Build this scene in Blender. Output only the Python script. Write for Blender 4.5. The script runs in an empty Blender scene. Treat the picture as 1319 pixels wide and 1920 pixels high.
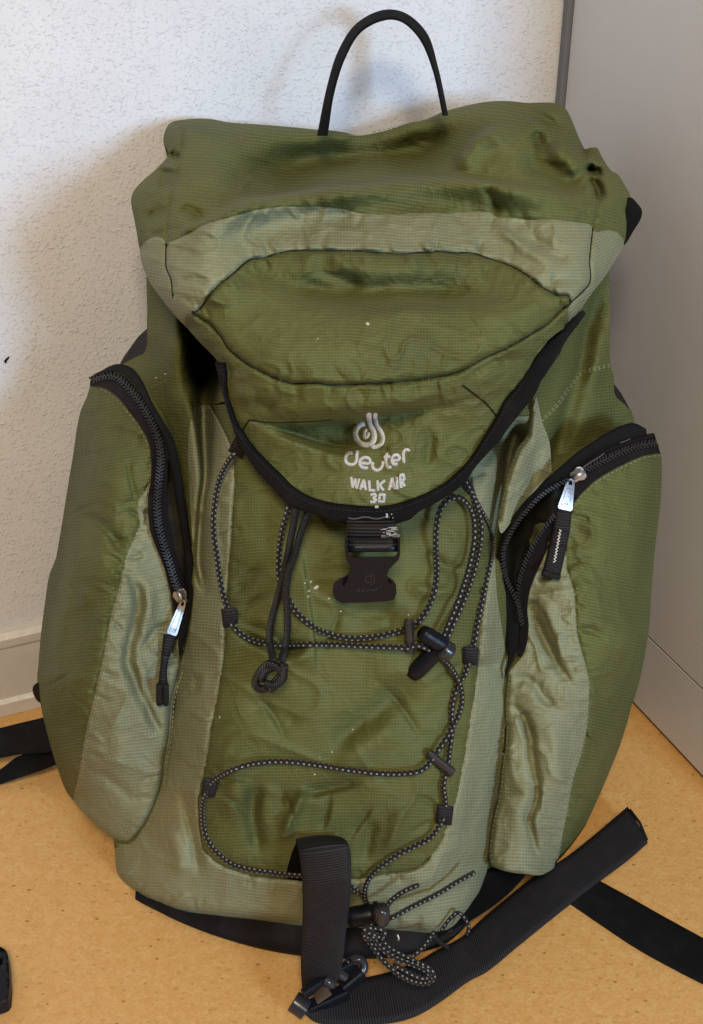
import bpy, bmesh, math, random
import numpy as np
from mathutils import Vector, Matrix
from mathutils.geometry import delaunay_2d_cdt

random.seed(7)
S = bpy.context.scene
COL = S.collection

# ------------------------------------------------------------------ camera
H = 0.85; TILT = math.radians(31.0); FPX = 2200.0; CX, CY = 659.5, 960.0
cam = bpy.data.objects.new("camera", bpy.data.cameras.new("camera"))
COL.objects.link(cam)
cam.location = (0, 0, H); cam.rotation_euler = (math.pi / 2 - TILT, 0, 0)
cam.data.sensor_fit = 'VERTICAL'; cam.data.sensor_height = 24.0; cam.data.lens = 24.0 * FPX / 1920.0
cam.data.clip_start = 0.02; cam.data.clip_end = 50
S.camera = cam

# ------------------------------------------------------------------ light
S.view_settings.view_transform = 'Standard'; S.view_settings.look = 'None'
S.view_settings.exposure = 0.0; S.view_settings.gamma = 1.0
W = bpy.data.worlds.new("World"); S.world = W; W.use_nodes = True
W.node_tree.nodes["Background"].inputs[0].default_value = (0.92, 0.94, 1.0, 1)
W.node_tree.nodes["Background"].inputs[1].default_value = 0.135

def area(name, loc, target, size, power, color, size_y=None):
    l = bpy.data.lights.new(name, 'AREA'); l.energy = power; l.color = color
    l.shape = 'RECTANGLE'; l.size = size; l.size_y = size_y or size
    o = bpy.data.objects.new(name, l); COL.objects.link(o); o.location = loc
    d = Vector(target) - Vector(loc); o.rotation_euler = d.to_track_quat('-Z', 'Y').to_euler()
    return o
area("window_light", (1.78, -1.62, 1.04), (0.0, 0.85, 0.45), 0.55, 67, (0.50, 0.71, 1.0), 0.6)
area("ceiling_light", (0.0, -0.90, 2.2), (0, 0.8, 0.25), 0.6, 46, (1.0, 0.82, 0.60))

# ------------------------------------------------------------------ maths helpers
ct, st = math.cos(TILT), math.sin(TILT)
def rays(px, py):
    a = (np.asarray(px, float) - CX) / FPX; b = (CY - np.asarray(py, float)) / FPX
    return a, ct + b * st, -st + b * ct
def lift(px, py, Y):
    rx, ry, rz = rays(px, py); t = np.asarray(Y, float) / ry
    return np.stack([rx * t, ry * t, H + rz * t], -1)
def lift_z(px, py, z):
    rx, ry, rz = rays(px, py); t = (np.asarray(z, float) - H) / rz
    return np.stack([rx * t, ry * t, H + rz * t], -1)
def conv(ox, oy, s):
    return lambda pts: [(ox + x / s, oy + y / s) for x, y in pts]
cA = conv(230, 170, 2.998); cB = conv(800, 160, 2.998); cC = conv(380, 640, 2.998); cD = conv(60, 660, 2.998)
cE = conv(740, 640, 3.0); cF = conv(540, 1560, 3.471); cG = conv(850, 780, 2.998); cH = conv(600, 740, 4.682)
cJ = conv(350, 1100, 2.198); cK = conv(0, 1200, 2.638); cL = conv(819, 1300, 2.638); cM = conv(200, 0, 1.1787)

def catmull(pts, per=12):
    P = [np.array(p, float) for p in pts]
    if len(P) < 3: return np.array(P)
    P = [2 * P[0] - P[1]] + P + [2 * P[-1] - P[-2]]
    out = []
    for i in range(1, len(P) - 2):
        p0, p1, p2, p3 = P[i - 1:i + 3]
        def tj(a, b): return max(np.linalg.norm(b - a), 1e-9) ** 0.5
        t0 = 0; t1 = t0 + tj(p0, p1); t2 = t1 + tj(p1, p2); t3 = t2 + tj(p2, p3)
        for k in range(per):
            t = t1 + (t2 - t1) * k / per
            a1 = (t1 - t) / (t1 - t0) * p0 + (t - t0) / (t1 - t0) * p1
            a2 = (t2 - t) / (t2 - t1) * p1 + (t - t1) / (t2 - t1) * p2
            a3 = (t3 - t) / (t3 - t2) * p2 + (t - t2) / (t3 - t2) * p3
            b1 = (t2 - t) / (t2 - t0) * a1 + (t - t0) / (t2 - t0) * a2
            b2 = (t3 - t) / (t3 - t1) * a2 + (t - t1) / (t3 - t1) * a3
            out.append((t2 - t) / (t2 - t1) * b1 + (t - t1) / (t2 - t1) * b2)
    out.append(P[-2])
    return np.array(out)
def arclen(P):
    return np.concatenate([[0], np.cumsum(np.linalg.norm(np.diff(P, axis=0), axis=1))])
def resample(P, step=None, n=None):
    P = np.asarray(P, float); L = arclen(P)
    if n is None: n = max(2, int(round(L[-1] / step)) + 1)
    s = np.linspace(0, L[-1], n)
    return np.stack([np.interp(s, L, P[:, k]) for k in range(P.shape[1])], -1)
def curve(pts, step=4.0):
    return resample(catmull(pts), step)
def rng_grid(seed):
    return np.random.RandomState(seed).rand(64, 64) * 2 - 1
_ng = [rng_grid(i) for i in range(12)]
def vnoise(x, y, seed=0):
    g = _ng[seed % 12]; xi = np.floor(x).astype(int); yi = np.floor(y).astype(int)
    fx = x - xi; fy = y - yi
    fx = fx * fx * fx * (fx * (fx * 6 - 15) + 10); fy = fy * fy * fy * (fy * (fy * 6 - 15) + 10)
    a = g[xi % 64, yi % 64]; b = g[(xi + 1) % 64, yi % 64]; c = g[xi % 64, (yi + 1) % 64]; d = g[(xi + 1) % 64, (yi + 1) % 64]
    return (a * (1 - fx) + b * fx) * (1 - fy) + (c * (1 - fx) + d * fx) * fy

def near(px, py, P):
    """distance, signed side and arclength of the nearest point on polyline P"""
    best = np.full(px.shape, 1e9); side = np.zeros(px.shape); arc = np.zeros(px.shape); L = arclen(P)
    for i in range(len(P) - 1):
        x0, y0 = P[i]; dx, dy = P[i + 1] - P[i]; l2 = dx * dx + dy * dy + 1e-12
        t = np.clip(((px - x0) * dx + (py - y0) * dy) / l2, 0, 1)
        ex = px - x0 - t * dx; ey = py - y0 - t * dy; d = ex * ex + ey * ey
        m = d < best
        best = np.where(m, d, best); side = np.where(m, np.sign(dx * (py - y0) - dy * (px - x0)), side)
        arc = np.where(m, L[i] + t * math.sqrt(l2), arc)
    return np.sqrt(best), side, arc, L[-1]

class Field:
    """depth of a piece of cloth (metres ahead of the camera foot), with hand placed folds"""
    def __init__(self, ctrl, smooth=2e-4):
        c = np.array(ctrl, float); self.c = c[:, :2] / 300.0
        n = len(c); K = self._k(self.c, self.c) + np.eye(n) * smooth
        A = np.zeros((n + 3, n + 3)); A[:n, :n] = K; A[:n, n] = 1; A[:n, n + 1:] = self.c
        A[n, :n] = 1; A[n + 1:, :n] = self.c.T
        self.w = np.linalg.solve(A, np.concatenate([c[:, 2], [0, 0, 0]]))
        self.folds = []; self.edges = []; self.puck = []; self.noise = []; self.steps = []
    def _k(self, a, b):
        r2 = ((a[:, None, :] - b[None, :, :]) ** 2).sum(-1)
        return r2 * np.log(r2 + 1e-9) * 0.5
    def tps(self, px, py):
        a = self.edges; self.edges = []; r = self.base(px, py); self.edges = a; return r
    def base(self, px, py):
        a = self.folds, self.puck, self.noise, self.steps; self.folds, self.puck, self.noise, self.steps = [], [], [], []; r = self(px, py); self.folds, self.puck, self.noise, self.steps = a; return r
    def fold(self, pts, amp, wpos, wneg=None, taper=0.3):
        P = resample(catmull(pts), 9.0); self.folds.append((P, amp, wpos, wneg or wpos, taper))
    def step(self, pts, amp, decay, side=-1, soft=2.5): self.steps.append((resample(catmull(pts), 8.0), amp, decay, side, soft))
    def creases(self, P, n, amp, lo=22, hi=70, seed=0, side=0):
        r = random.Random(seed); P = resample(P, 3.0); T = np.gradient(P, axis=0)
        for i in range(n):
            k = r.randrange(len(P)); t = T[k] / (np.linalg.norm(T[k]) + 1e-9); nn = np.array([-t[1], t[0]]) * (side or r.choice((-1, 1)))
            a = r.uniform(-.7, .7); d = nn * math.cos(a) + t * math.sin(a); L = r.uniform(lo, hi); b = np.array([-d[1], d[0]]) * r.uniform(-.18, .18) * L
            p = P[k] - d * L * .12; w = r.uniform(2.6, 5.0)
            self.fold([tuple(p), tuple(p + d * L * .55 + b), tuple(p + d * L)], amp * r.uniform(.5, 1.2) * r.choice((1, -1, -1)), w, w * r.uniform(1.0, 2.6), .45)
    def groove(self, P, amp=0.0025, w=3.5):
        self.folds.append((resample(P, 8.0), -amp, w, w, 0.02))
    def edge(self, P, R, D, power=2.4):
        self.edges.append((resample(P, 10.0), R, D, power))
    def pucker(self, P, amp, reach, wl, seed=0):
        self.puck.append((resample(P, 8.0), amp, reach, wl, seed))
    def __call__(self, px, py):
        px = np.atleast_1d(np.asarray(px, float)); py = np.atleast_1d(np.asarray(py, float))
        q = np.stack([px, py], -1) / 300.0; n = len(self.c)
        Y = self._k(q, self.c) @ self.w[:n] + self.w[n] + q @ self.w[n + 1:]
        for P, R, D, pw in self.edges:
            d, s, a, L = near(px, py, P); Y = Y + D * np.clip(1 - d / R, 0, 1) ** pw
        for P, amp, w1, w2, tp in self.folds:
            m = 3.2 * max(w1, w2); lo = P.min(0) - m; hi = P.max(0) + m
            k = np.where((px > lo[0]) & (px < hi[0]) & (py > lo[1]) & (py < hi[1]))[0]
            if not len(k): continue
            d, s, a, L = near(px[k], py[k], P)
            w = np.where(s > 0, w1, w2); u = a / max(L, 1e-6)
            win = np.clip(np.minimum(u, 1 - u) / max(tp, 1e-3), 0, 1); win = win * win * (3 - 2 * win)
            Y[k] -= amp * win * np.exp(-(d / w) ** 2)
        for P, amp, decay, sd, soft in self.steps:
            d, s, a, L = near(px, py, P); u = a / L; win = np.clip(np.minimum(u, 1 - u) / .3, 0, 1)
            Y = Y + np.where(s * sd > 0, amp * win * np.exp(-(d / decay) ** 1.2) * (1 - np.exp(-(d / soft) ** 2)), 0)
        for P, amp, reach, wl, seed in self.puck:
            m = 3.0 * reach; lo = P.min(0) - m; hi = P.max(0) + m
            k = np.where((px > lo[0]) & (px < hi[0]) & (py > lo[1]) & (py < hi[1]))[0]
            if not len(k): continue
            d, s, a, L = near(px[k], py[k], P)
            nz = vnoise(a / wl + s * 17, np.full(a.shape, seed + .5), seed) + .5 * vnoise(a / wl * 2.1 + s * 5, d / reach * .4, seed + 1)
            Y[k] -= amp * nz * np.exp(-(d / reach) ** 1.3) * (1 - np.exp(-(d / 5.0) ** 2))
        for amp, lx, ly, ang, seed in self.noise:
            ca, sa = math.cos(ang), math.sin(ang)
            x = (px * ca + py * sa) / lx; y = (-px * sa + py * ca) / ly
            x2 = x + .6 * vnoise(y * .7, x * .7, seed + 3)
            nn = vnoise(x2, y, seed)
            Y -= .8 * abs(amp) * (1.6 * np.clip(1 - 1.9 * np.abs(nn), 0, 1) ** 1.6 + .5 * vnoise(x / 2.3, y / 2.3, seed + 5))
        return Y

# ------------------------------------------------------------------ object helpers
def link(name, me, mat=None, parent=None, smooth=True):
    o = bpy.data.objects.new(name, me); COL.objects.link(o)
    if mat is not None: me.materials.append(mat)
    if smooth and me.polygons: me.polygons.foreach_set("use_smooth", [True] * len(me.polygons))
    if parent is not None:
        o.parent = parent
    me.update()
    return o
def mesh(name, V, Fc, mat=None, parent=None, uv=None, smooth=True):
    me = bpy.data.meshes.new(name); me.from_pydata([tuple(map(float, v)) for v in V], [], [tuple(int(i) for i in f) for f in Fc])
    if uv is not None:
        lay = me.uv_layers.new(name="UVMap"); li = np.zeros(len(me.loops), int); me.loops.foreach_get("vertex_index", li)
        lay.data.foreach_set("uv", np.asarray(uv, float)[li].ravel())
    return link(name, me, mat, parent, smooth)
def inside(px, py, poly):
    r = np.zeros(px.shape, bool); x0, y0 = poly[-1]
    for x1, y1 in poly:
        c = ((y1 > py) != (y0 > py)) & (px < (x0 - x1) * (py - y1) / (y0 - y1 + 1e-12) + x1)
        r ^= c; x0, y0 = x1, y1
    return r
def join(*cs):
    out = []
    for c in cs:
        for p in c:
            if not out or np.hypot(*(np.asarray(p) - out[-1])) > 1.2: out.append(np.asarray(p, float))
    if np.hypot(*(out[0] - out[-1])) < 1.2: out.pop()
    return np.array(out)
CELL = 5.9
def uv_of(pts, ang=0.0, warp=7.0, seed=1):
    x = pts[:, 0] + warp * vnoise(pts[:, 0] / 140, pts[:, 1] / 140, seed) + 1.6 * vnoise(pts[:, 0] / 34, pts[:, 1] / 34, seed + 1)
    y = pts[:, 1] + warp * vnoise(pts[:, 0] / 130, pts[:, 1] / 150, seed + 2) + 1.6 * vnoise(pts[:, 0] / 38, pts[:, 1] / 38, seed + 3)
    ca, sa = math.cos(ang), math.sin(ang)
    return np.stack([(x * ca + y * sa) / CELL, (-x * sa + y * ca) / CELL], -1)
def tri2d(poly, step, holes=()):
    lo = poly.min(0); hi = poly.max(0)
    ys = np.arange(lo[1], hi[1], step * .87); pts = []
    for i, y in enumerate(ys):
        xs = np.arange(lo[0] + (i % 2) * step / 2, hi[0], step); pts.append(np.stack([xs, np.full(xs.shape, y)], -1))
    pts = np.concatenate(pts); m = inside(pts[:, 0], pts[:, 1], poly)
    for h in holes: m &= ~inside(pts[:, 0], pts[:, 1], h)
    pts = pts[m]
    rings = [poly] + list(holes)
    for r in rings:
        if not len(pts): break
        d, _, _, _ = near(pts[:, 0], pts[:, 1], np.vstack([r, r[:1]])); pts = pts[d > step * .45]
    V = [Vector((float(x), float(y))) for r in rings for x, y in r]; E = []; k = 0
    for r in rings:
        n = len(r); E += [(k + i, k + (i + 1) % n) for i in range(n)]; k += n
    V += [Vector((float(x), float(y))) for x, y in pts]
    vo, eo, fo, _, _, _ = delaunay_2d_cdt(V, E, [], 0 if holes else 1, 1e-4)
    P = np.array([(v.x, v.y) for v in vo]); fo = [tuple(f) for f in fo]
    if holes:
        c = np.array([P[list(f)].mean(0) for f in fo]); ok = inside(c[:, 0], c[:, 1], poly)
        for h in holes: ok &= ~inside(c[:, 0], c[:, 1], h)
        fo = [f for f, k in zip(fo, ok) if k]
    return P, fo
def panel(name, poly, field, mat, parent, step=4.0, ang=0.0, off=0.0, seed=1):
    P, Fc = tri2d(poly, step)
    Y = field(P[:, 0], P[:, 1]) - off
    return mesh(name, lift(P[:, 0], P[:, 1], Y), [f[::-1] for f in Fc], mat, parent, uv_of(P, ang, seed=seed))
def grid_faces(nu, nv, closed=False):
    f = []
    for i in range(nu - 1):
        for j in range(nv if closed else nv - 1):
            a = i * nv + j; b = i * nv + (j + 1) % nv
            f.append((a, b, b + nv, a + nv))
    return f
def shell(name, outline, field, mat, parent, push, shrink, rings=9, zmin=0.002, center=None, power=2.2):
    """closes a cloth front into a volume: sweeps its outline away to the back"""
    p0 = lift(outline[:, 0], outline[:, 1], field(outline[:, 0], outline[:, 1])); n = len(p0)
    c = p0.mean(0) if center is None else np.array(center, float); V = []; push = push(p0) if callable(push) else np.array(push, float)
    for i in range(rings):
        t = i / (rings - 1); q = p0 + push * math.sin(t * math.pi / 2)
        k = shrink * t ** power; q = q + (c + push - q) * k; q[:, 2] = np.maximum(q[:, 2], zmin) if i else q[:, 2]; V.append(q)
    V = np.concatenate(V); Fc = grid_faces(rings, n, True)
    V = np.vstack([V, V[-n:].mean(0)]); k = len(V) - 1
    Fc += [(k - n + j, k - n + (j + 1) % n, k) for j in range(n)]
    L = arclen(np.vstack([p0, p0[:1]]))[:n] / .0026
    uv = np.concatenate([np.stack([L, np.full(n, i * np.linalg.norm(push, axis=-1).mean() / rings / .0026)], -1) for i in range(rings)] + [np.zeros((1, 2))])
    return mesh(name, V, Fc, mat, parent, uv)
def frames(P):
    T = np.gradient(P, axis=0); T /= np.linalg.norm(T, axis=1)[:, None] + 1e-12
    n = np.cross(T[0], [0, 1, 0.3]); n /= np.linalg.norm(n) + 1e-9; N = []
    for t in T:
        n = n - t * (n @ t); n /= np.linalg.norm(n) + 1e-9; N.append(n.copy())
    N = np.array(N); return T, N, np.cross(T, N)
def tube_geo(P, r, nv=10, cap=True):
    P = np.asarray(P, float); T, N, B = frames(P); a = np.linspace(0, 2 * math.pi, nv, endpoint=False)
    r = np.broadcast_to(np.asarray(r, float), (len(P),))
    V = (P[:, None, :] + r[:, None, None] * (np.cos(a)[None, :, None] * N[:, None, :] + np.sin(a)[None, :, None] * B[:, None, :])).reshape(-1, 3)
    Fc = grid_faces(len(P), nv, True)
    if cap:
        Fc.append(tuple(range(nv))[::-1]); Fc.append(tuple(range((len(P) - 1) * nv, len(P) * nv)))
    L = arclen(P); uv = np.stack([np.repeat(L, nv), np.tile(a / (2 * math.pi), len(P))], -1)
    return V, Fc, uv
class Batch:
    def __init__(self): self.V = []; self.F = []; self.U = []; self.n = 0
    def add(self, V, Fc, uv=None):
        V = np.asarray(V, float); self.V.append(V); self.F += [tuple(i + self.n for i in f) for f in Fc]
        self.U.append(np.zeros((len(V), 2)) if uv is None else uv); self.n += len(V)
    def build(self, name, mat, parent=None, smooth=True):
        return mesh(name, np.concatenate(self.V), self.F, mat, parent, np.concatenate(self.U), smooth)
def tube(name, P, r, mat, parent, nv=10):
    V, Fc, uv = tube_geo(P, r, nv); return mesh(name, V, Fc, mat, parent, uv)
def ribbon_geo(A, B, thick, nx=6, dome=0.0, flip=False):
    """strip between two 3-D edge lines, with real thickness"""
    A = np.asarray(A, float); B = np.asarray(B, float); n = len(A)
    s = np.linspace(0, 1, nx); top = A[:, None, :] * (1 - s)[None, :, None] + B[:, None, :] * s[None, :, None]
    t = np.gradient((A + B) / 2, axis=0); w = B - A; N = np.cross(t, w); N /= np.linalg.norm(N, axis=1)[:, None] + 1e-12
    camv = np.array([0, 0, H]) - (A + B) / 2; sg = np.sign((N * camv).sum(1)); sgm = 1 if np.median(sg) >= 0 else -1
    N = N * (sgm if not flip else -sgm)
    prof = dome * (1 - (2 * s - 1) ** 2)
    top = top + N[:, None, :] * prof[None, :, None]; bot = top[:, ::-1, :] - N[:, None, :] * thick
    ring = np.concatenate([top, bot], 1); nv = ring.shape[1]; V = ring.reshape(-1, 3); Fc = grid_faces(n, nv, True)
    Fc.append(tuple(range(nv))); Fc.append(tuple(range((n - 1) * nv, n * nv))[::-1])
    L = arclen((A + B) / 2); wd = np.linalg.norm(w, axis=1).mean()
    sc = np.concatenate([s, s[::-1]]) * wd
    uv = np.stack([np.repeat(L, nv), np.tile(sc, n)], -1)
    return V, Fc, uv
def ribbon(name, A, B, thick, mat, parent, nx=6, dome=0.0, flip=False):
    V, Fc, uv = ribbon_geo(A, B, thick, nx, dome, flip); return mesh(name, V, Fc, mat, parent, uv)
def on(field, P, off=0.0):
    P = np.asarray(P, float); return lift(P[:, 0], P[:, 1], field(P[:, 0], P[:, 1]) - off)
def shift(P, d):
    T = np.gradient(P, axis=0); T /= np.linalg.norm(T, axis=1)[:, None] + 1e-12
    return P + d * np.stack([-T[:, 1], T[:, 0]], -1)
def stitching(name, runs, field, mat, parent, dash=6.0, gap=3.4, w=1.5, off=0.0006):
    b = Batch()
    for P, d in runs:
        Q = resample(shift(resample(P, 5.0), d), 1.0); k = 0; L = len(Q)
        while k + dash < L:
            idx = [int(k), int(k + dash * .3), int(k + dash * .7), int(k + dash)]
            if idx[-1] >= L: break
            q = Q[idx]; Tn = q[-1] - q[0]; Tn /= np.linalg.norm(Tn) + 1e-9; nn = np.array([-Tn[1], Tn[0]]) * w / 2
            Yq = field(q[:, 0], q[:, 1]); h = np.array([0.0003, -off, -off, 0.0003])
            a = lift(*(q + nn).T, Yq + .0002); c = lift(*(q).T, Yq + h); e = lift(*(q - nn).T, Yq + .0002)
            V = np.concatenate([a, c, e]); Fc = [(i, i + 1, i + 5, i + 4) for i in range(3)] + [(i + 4, i + 5, i + 9, i + 8) for i in range(3)]
            b.add(V, Fc); k += dash + gap + random.uniform(-.4, .4)
    o = b.build(name, mat, parent); o["kind"] = "stuff"; return o
def plate(name, poly, depth, thick, mat, parent, holes=(), bevel=0.0008, step=7.0, seg=2):
    """solid plate: outline on a depth surface, given thickness away from the viewer"""
    P, Fc = tri2d(poly, step, holes); n = len(P)
    Y = depth(P[:, 0], P[:, 1]); f = lift(P[:, 0], P[:, 1], Y); b = lift(P[:, 0], P[:, 1], Y + thick)
    # keep the plate's real size at the back (no growth with distance)
    c0 = f.mean(0); b = f + (np.array([0, 1, 0]) * thick * .86 + np.array([0, 0, -1]) * thick * .5)
    cnt = {}
    for fc in Fc:
        for i in range(len(fc)):
            e = (fc[i], fc[(i + 1) % len(fc)]); cnt[tuple(sorted(e))] = cnt.get(tuple(sorted(e)), []) + [e]
    F2 = [tuple(fc[::-1]) for fc in Fc] + [tuple(i + n for i in fc) for fc in Fc]
    for k, v in cnt.items():
        if len(v) == 1: a, c = v[0]; F2.append((a, c, c + n, a + n))
    o = mesh(name, np.concatenate([f, b]), F2, mat, parent, np.concatenate([P, P]) / 100.0, smooth=True)
    if bevel:
        m = o.modifiers.new("bevel", 'BEVEL'); m.width = bevel; m.segments = seg; m.limit_method = 'ANGLE'; m.angle_limit = math.radians(50)
        w = o.modifiers.new("wn", 'WEIGHTED_NORMAL'); w.keep_sharp = False
    return o
def strokes(name, paths, width, field, mat, parent, off=0.0012, closed=False, square=False):
    """raised satin-stitch lines following 2-D paths on a cloth"""
    b = Batch()
    for path in paths:
        if isinstance(path, tuple): path, wd = path
        else: wd = width
        Q = resample(catmull(path) if not square else np.array(path, float), 1.5)
        if len(Q) < 3: Q = resample(Q, n=4)
        T = np.gradient(Q, axis=0); T /= np.linalg.norm(T, axis=1)[:, None] + 1e-9; Nn = np.stack([-T[:, 1], T[:, 0]], -1)
        wprof = np.full(len(Q), wd / 2)
        if not square:
            d = np.minimum(np.arange(len(Q)), np.arange(len(Q))[::-1]) * 1.5; r = wd / 2
            wprof = np.sqrt(np.clip(r * r - np.clip(r - d - .4, 0, r) ** 2, .02, None))
        V = []
        for s, h in ((-1, 0.0), (-.75, .75), (0, 1), (.75, .75), (1, 0.0)):
            q = Q + Nn * (s * wprof)[:, None]; V.append(lift(q[:, 0], q[:, 1], field(q[:, 0], q[:, 1]) + .0004 - off * h))
        V = np.stack(V, 1).reshape(-1, 3); Fc = grid_faces(len(Q), 5)
        L = arclen(Q); b.add(V, Fc, np.stack([np.repeat(L, 5), np.tile(np.linspace(0, 1, 5), len(Q))], -1))
    return b.build(name, mat, parent)
def empty(name, loc):
    o = bpy.data.objects.new(name, None); COL.objects.link(o); o.location = loc; o.empty_display_size = .05; return o

# ------------------------------------------------------------------ materials
def new_mat(name):
    m = bpy.data.materials.new(name); m.use_nodes = True; nt = m.node_tree
    return m, nt, nt.nodes["Principled BSDF"]
def N(nt, t, **kw):
    n = nt.nodes.new(t)
    for k, v in kw.items():
        if hasattr(n, k): setattr(n, k, v)
        else: n.inputs[k].default_value = v
    return n
def math_(nt, op, a, b=None, clamp=False):
    n = nt.nodes.new("ShaderNodeMath"); n.operation = op; n.use_clamp = clamp
    for i, v in enumerate((a, b)):
        if v is None: continue
        if isinstance(v, (int, float)): n.inputs[i].default_value = v
        else: nt.links.new(v, n.inputs[i])
    return n.outputs[0]
def mixc(nt, fac, a, b):
    n = nt.nodes.new("ShaderNodeMix"); n.data_type = 'RGBA'
    for i, v in ((0, fac), (6, a), (7, b)):
        if isinstance(v, (int, float)): n.inputs[i].default_value = v
        elif isinstance(v, tuple): n.inputs[i].default_value = v + (1,) if len(v) == 3 else v
        else: nt.links.new(v, n.inputs[i])
    return n.outputs[2]
def ramp(nt, fac, p):
    n = nt.nodes.new("ShaderNodeValToRGB"); nt.links.new(fac, n.inputs[0]); e = n.color_ramp.elements
    e[0].position, e[0].color = p[0][0], p[0][1] + (1,); e[1].position, e[1].color = p[-1][0], p[-1][1] + (1,)
    for q in p[1:-1]:
        x = e.new(q[0]); x.color = q[1] + (1,)
    return n.outputs[0]
def fabric(name, base, line, dirt=(.16, .12, .06), rough=.66):
    m, nt, b = new_mat(name); L = nt.links.new
    uv = N(nt, "ShaderNodeUVMap").outputs[0]; sep = N(nt, "ShaderNodeSeparateXYZ"); L(uv, sep.inputs[0])
    def ln(o, w):
        f = math_(nt, 'ABSOLUTE', math_(nt, 'SUBTRACT', math_(nt, 'FRACT', o), .5))
        return math_(nt, 'SUBTRACT', 1.0, math_(nt, 'DIVIDE', f, w, True), True)
    lu = ln(sep.outputs[0], .17); lv = ln(sep.outputs[1], .19)
    g = math_(nt, 'MAXIMUM', math_(nt, 'MULTIPLY', lu, .55), lv)
    geo = N(nt, "ShaderNodeTexCoord").outputs['Object']
    n1 = N(nt, "ShaderNodeTexNoise", Scale=9.0, Detail=3.0); L(geo, n1.inputs['Vector'])
    n2 = N(nt, "ShaderNodeTexNoise", Scale=1100.0, Detail=2.0); L(geo, n2.inputs['Vector'])
    n3 = N(nt, "ShaderNodeTexNoise", Scale=38.0, Detail=4.0, Roughness=.65); L(geo, n3.inputs['Vector'])
    dark = tuple(c * .80 for c in base); lite = tuple(min(1, c * 1.18) for c in base)
    c = ramp(nt, n1.outputs[0], [(.36, dark), (.5, base), (.64, lite)])
    gfac = math_(nt, 'MULTIPLY', g, math_(nt, 'MULTIPLY', math_(nt, 'ADD', n3.outputs[0], .25), .82))
    c = mixc(nt, gfac, c, line)
    d = math_(nt, 'MULTIPLY', math_(nt, 'SUBTRACT', n3.outputs[0], .52, True), 1.5, True)
    c = mixc(nt, d, c, tuple(.6 * x + .4 * y for x, y in zip(base, dirt)))
    c = mixc(nt, math_(nt, 'MULTIPLY', math_(nt, 'SUBTRACT', n2.outputs[0], .45, True), .9, True), c, dark)
    L(c, b.inputs['Base Color']); b.inputs['Roughness'].default_value = rough
    b.inputs['Specular IOR Level'].default_value = .20
    b.inputs['Sheen Weight'].default_value = 0.0
    n4 = N(nt, "ShaderNodeTexNoise", Scale=62.0, Detail=5.0, Roughness=.6, Distortion=.6); L(geo, n4.inputs['Vector'])
    hgt = math_(nt, 'ADD', math_(nt, 'MULTIPLY', g, .00012), math_(nt, 'MULTIPLY', n2.outputs[0], .00010))
    n5 = N(nt, "ShaderNodeTexNoise", Scale=26.0, Detail=3.0, Distortion=1.2); L(geo, n5.inputs['Vector'])
    rid = math_(nt, 'POWER', math_(nt, 'SUBTRACT', 1.0, math_(nt, 'MULTIPLY', math_(nt, 'ABSOLUTE', math_(nt, 'SUBTRACT', n5.outputs[0], .5)), 4.0), True), 3.0)
    hgt = math_(nt, 'ADD', hgt, math_(nt, 'ADD', math_(nt, 'MULTIPLY', n4.outputs[0], .0008), math_(nt, 'MULTIPLY', rid, .0005)))
    bp = N(nt, "ShaderNodeBump"); bp.inputs['Strength'].default_value = .8; bp.inputs['Distance'].default_value = 1.0
    L(hgt, bp.inputs['Height']); L(bp.outputs[0], b.inputs['Normal'])
    return m
M_DARK = fabric("olive_ripstop", (.080, .089, .0255), (.185, .195, .078))
M_SAGE = fabric("sage_ripstop", (.184, .194, .112), (.352, .366, .236))
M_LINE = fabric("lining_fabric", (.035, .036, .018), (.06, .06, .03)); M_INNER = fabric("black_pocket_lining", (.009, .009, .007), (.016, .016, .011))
def plain(name, col, rough=.5, metal=0.0, bump=0.0, scale=900.0, spec=.5, var=.25):
    m, nt, b = new_mat(name); L = nt.links.new
    geo = N(nt, "ShaderNodeTexCoord").outputs['Object']; n = N(nt, "ShaderNodeTexNoise", Scale=scale, Detail=3.0); L(geo, n.inputs['Vector'])
    n2 = N(nt, "ShaderNodeTexNoise", Scale=45.0, Detail=4.0); L(geo, n2.inputs['Vector'])
    c = mixc(nt, n2.outputs[0], tuple(x * (1 - var) for x in col), tuple(min(1, x * (1 + var)) for x in col))
    L(c, b.inputs['Base Color']); b.inputs['Metallic'].default_value = metal; b.inputs['Specular IOR Level'].default_value = spec
    L(math_(nt, 'ADD', math_(nt, 'MULTIPLY', n2.outputs[0], .2), rough - .1), b.inputs['Roughness'])
    if bump:
        bp = N(nt, "ShaderNodeBump"); bp.inputs['Distance'].default_value = bump; bp.inputs['Strength'].default_value = .7
        L(n.outputs[0], bp.inputs['Height']); L(bp.outputs[0], b.inputs['Normal'])
    return m
M_PLAST = plain("black_plastic", (.0045, .0060, .0105), .40, bump=.0003, scale=500, spec=.24)
M_TEETH = plain("zip_teeth_nylon", (.022, .0215, .023), .5, spec=.25)
M_GLOSS = plain("glossy_black_plastic", (.022, .022, .027), .22, spec=.5)
M_METAL = plain("satin_nickel", (.52, .53, .56), .44, 1.0, bump=.0002, scale=300)
M_THREAD = plain("sage_thread", (.29, .285, .16), .75)
M_THREADK = plain("black_thread", (.012, .012, .012), .7)
M_THREADW = plain("white_thread", (.62, .60, .55), .8, bump=.0004, scale=1500)
M_PIPE = plain("dark_piping", (.014, .016, .007), .7, spec=.2)
M_EMB = None
M_SEAM = plain("dark_olive_seam", (.030, .034, .012), .7, spec=.2)  # darker olive thread along the front seams
M_SPECK = plain("dried_white_paint", (.5, .49, .39), .7)
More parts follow.
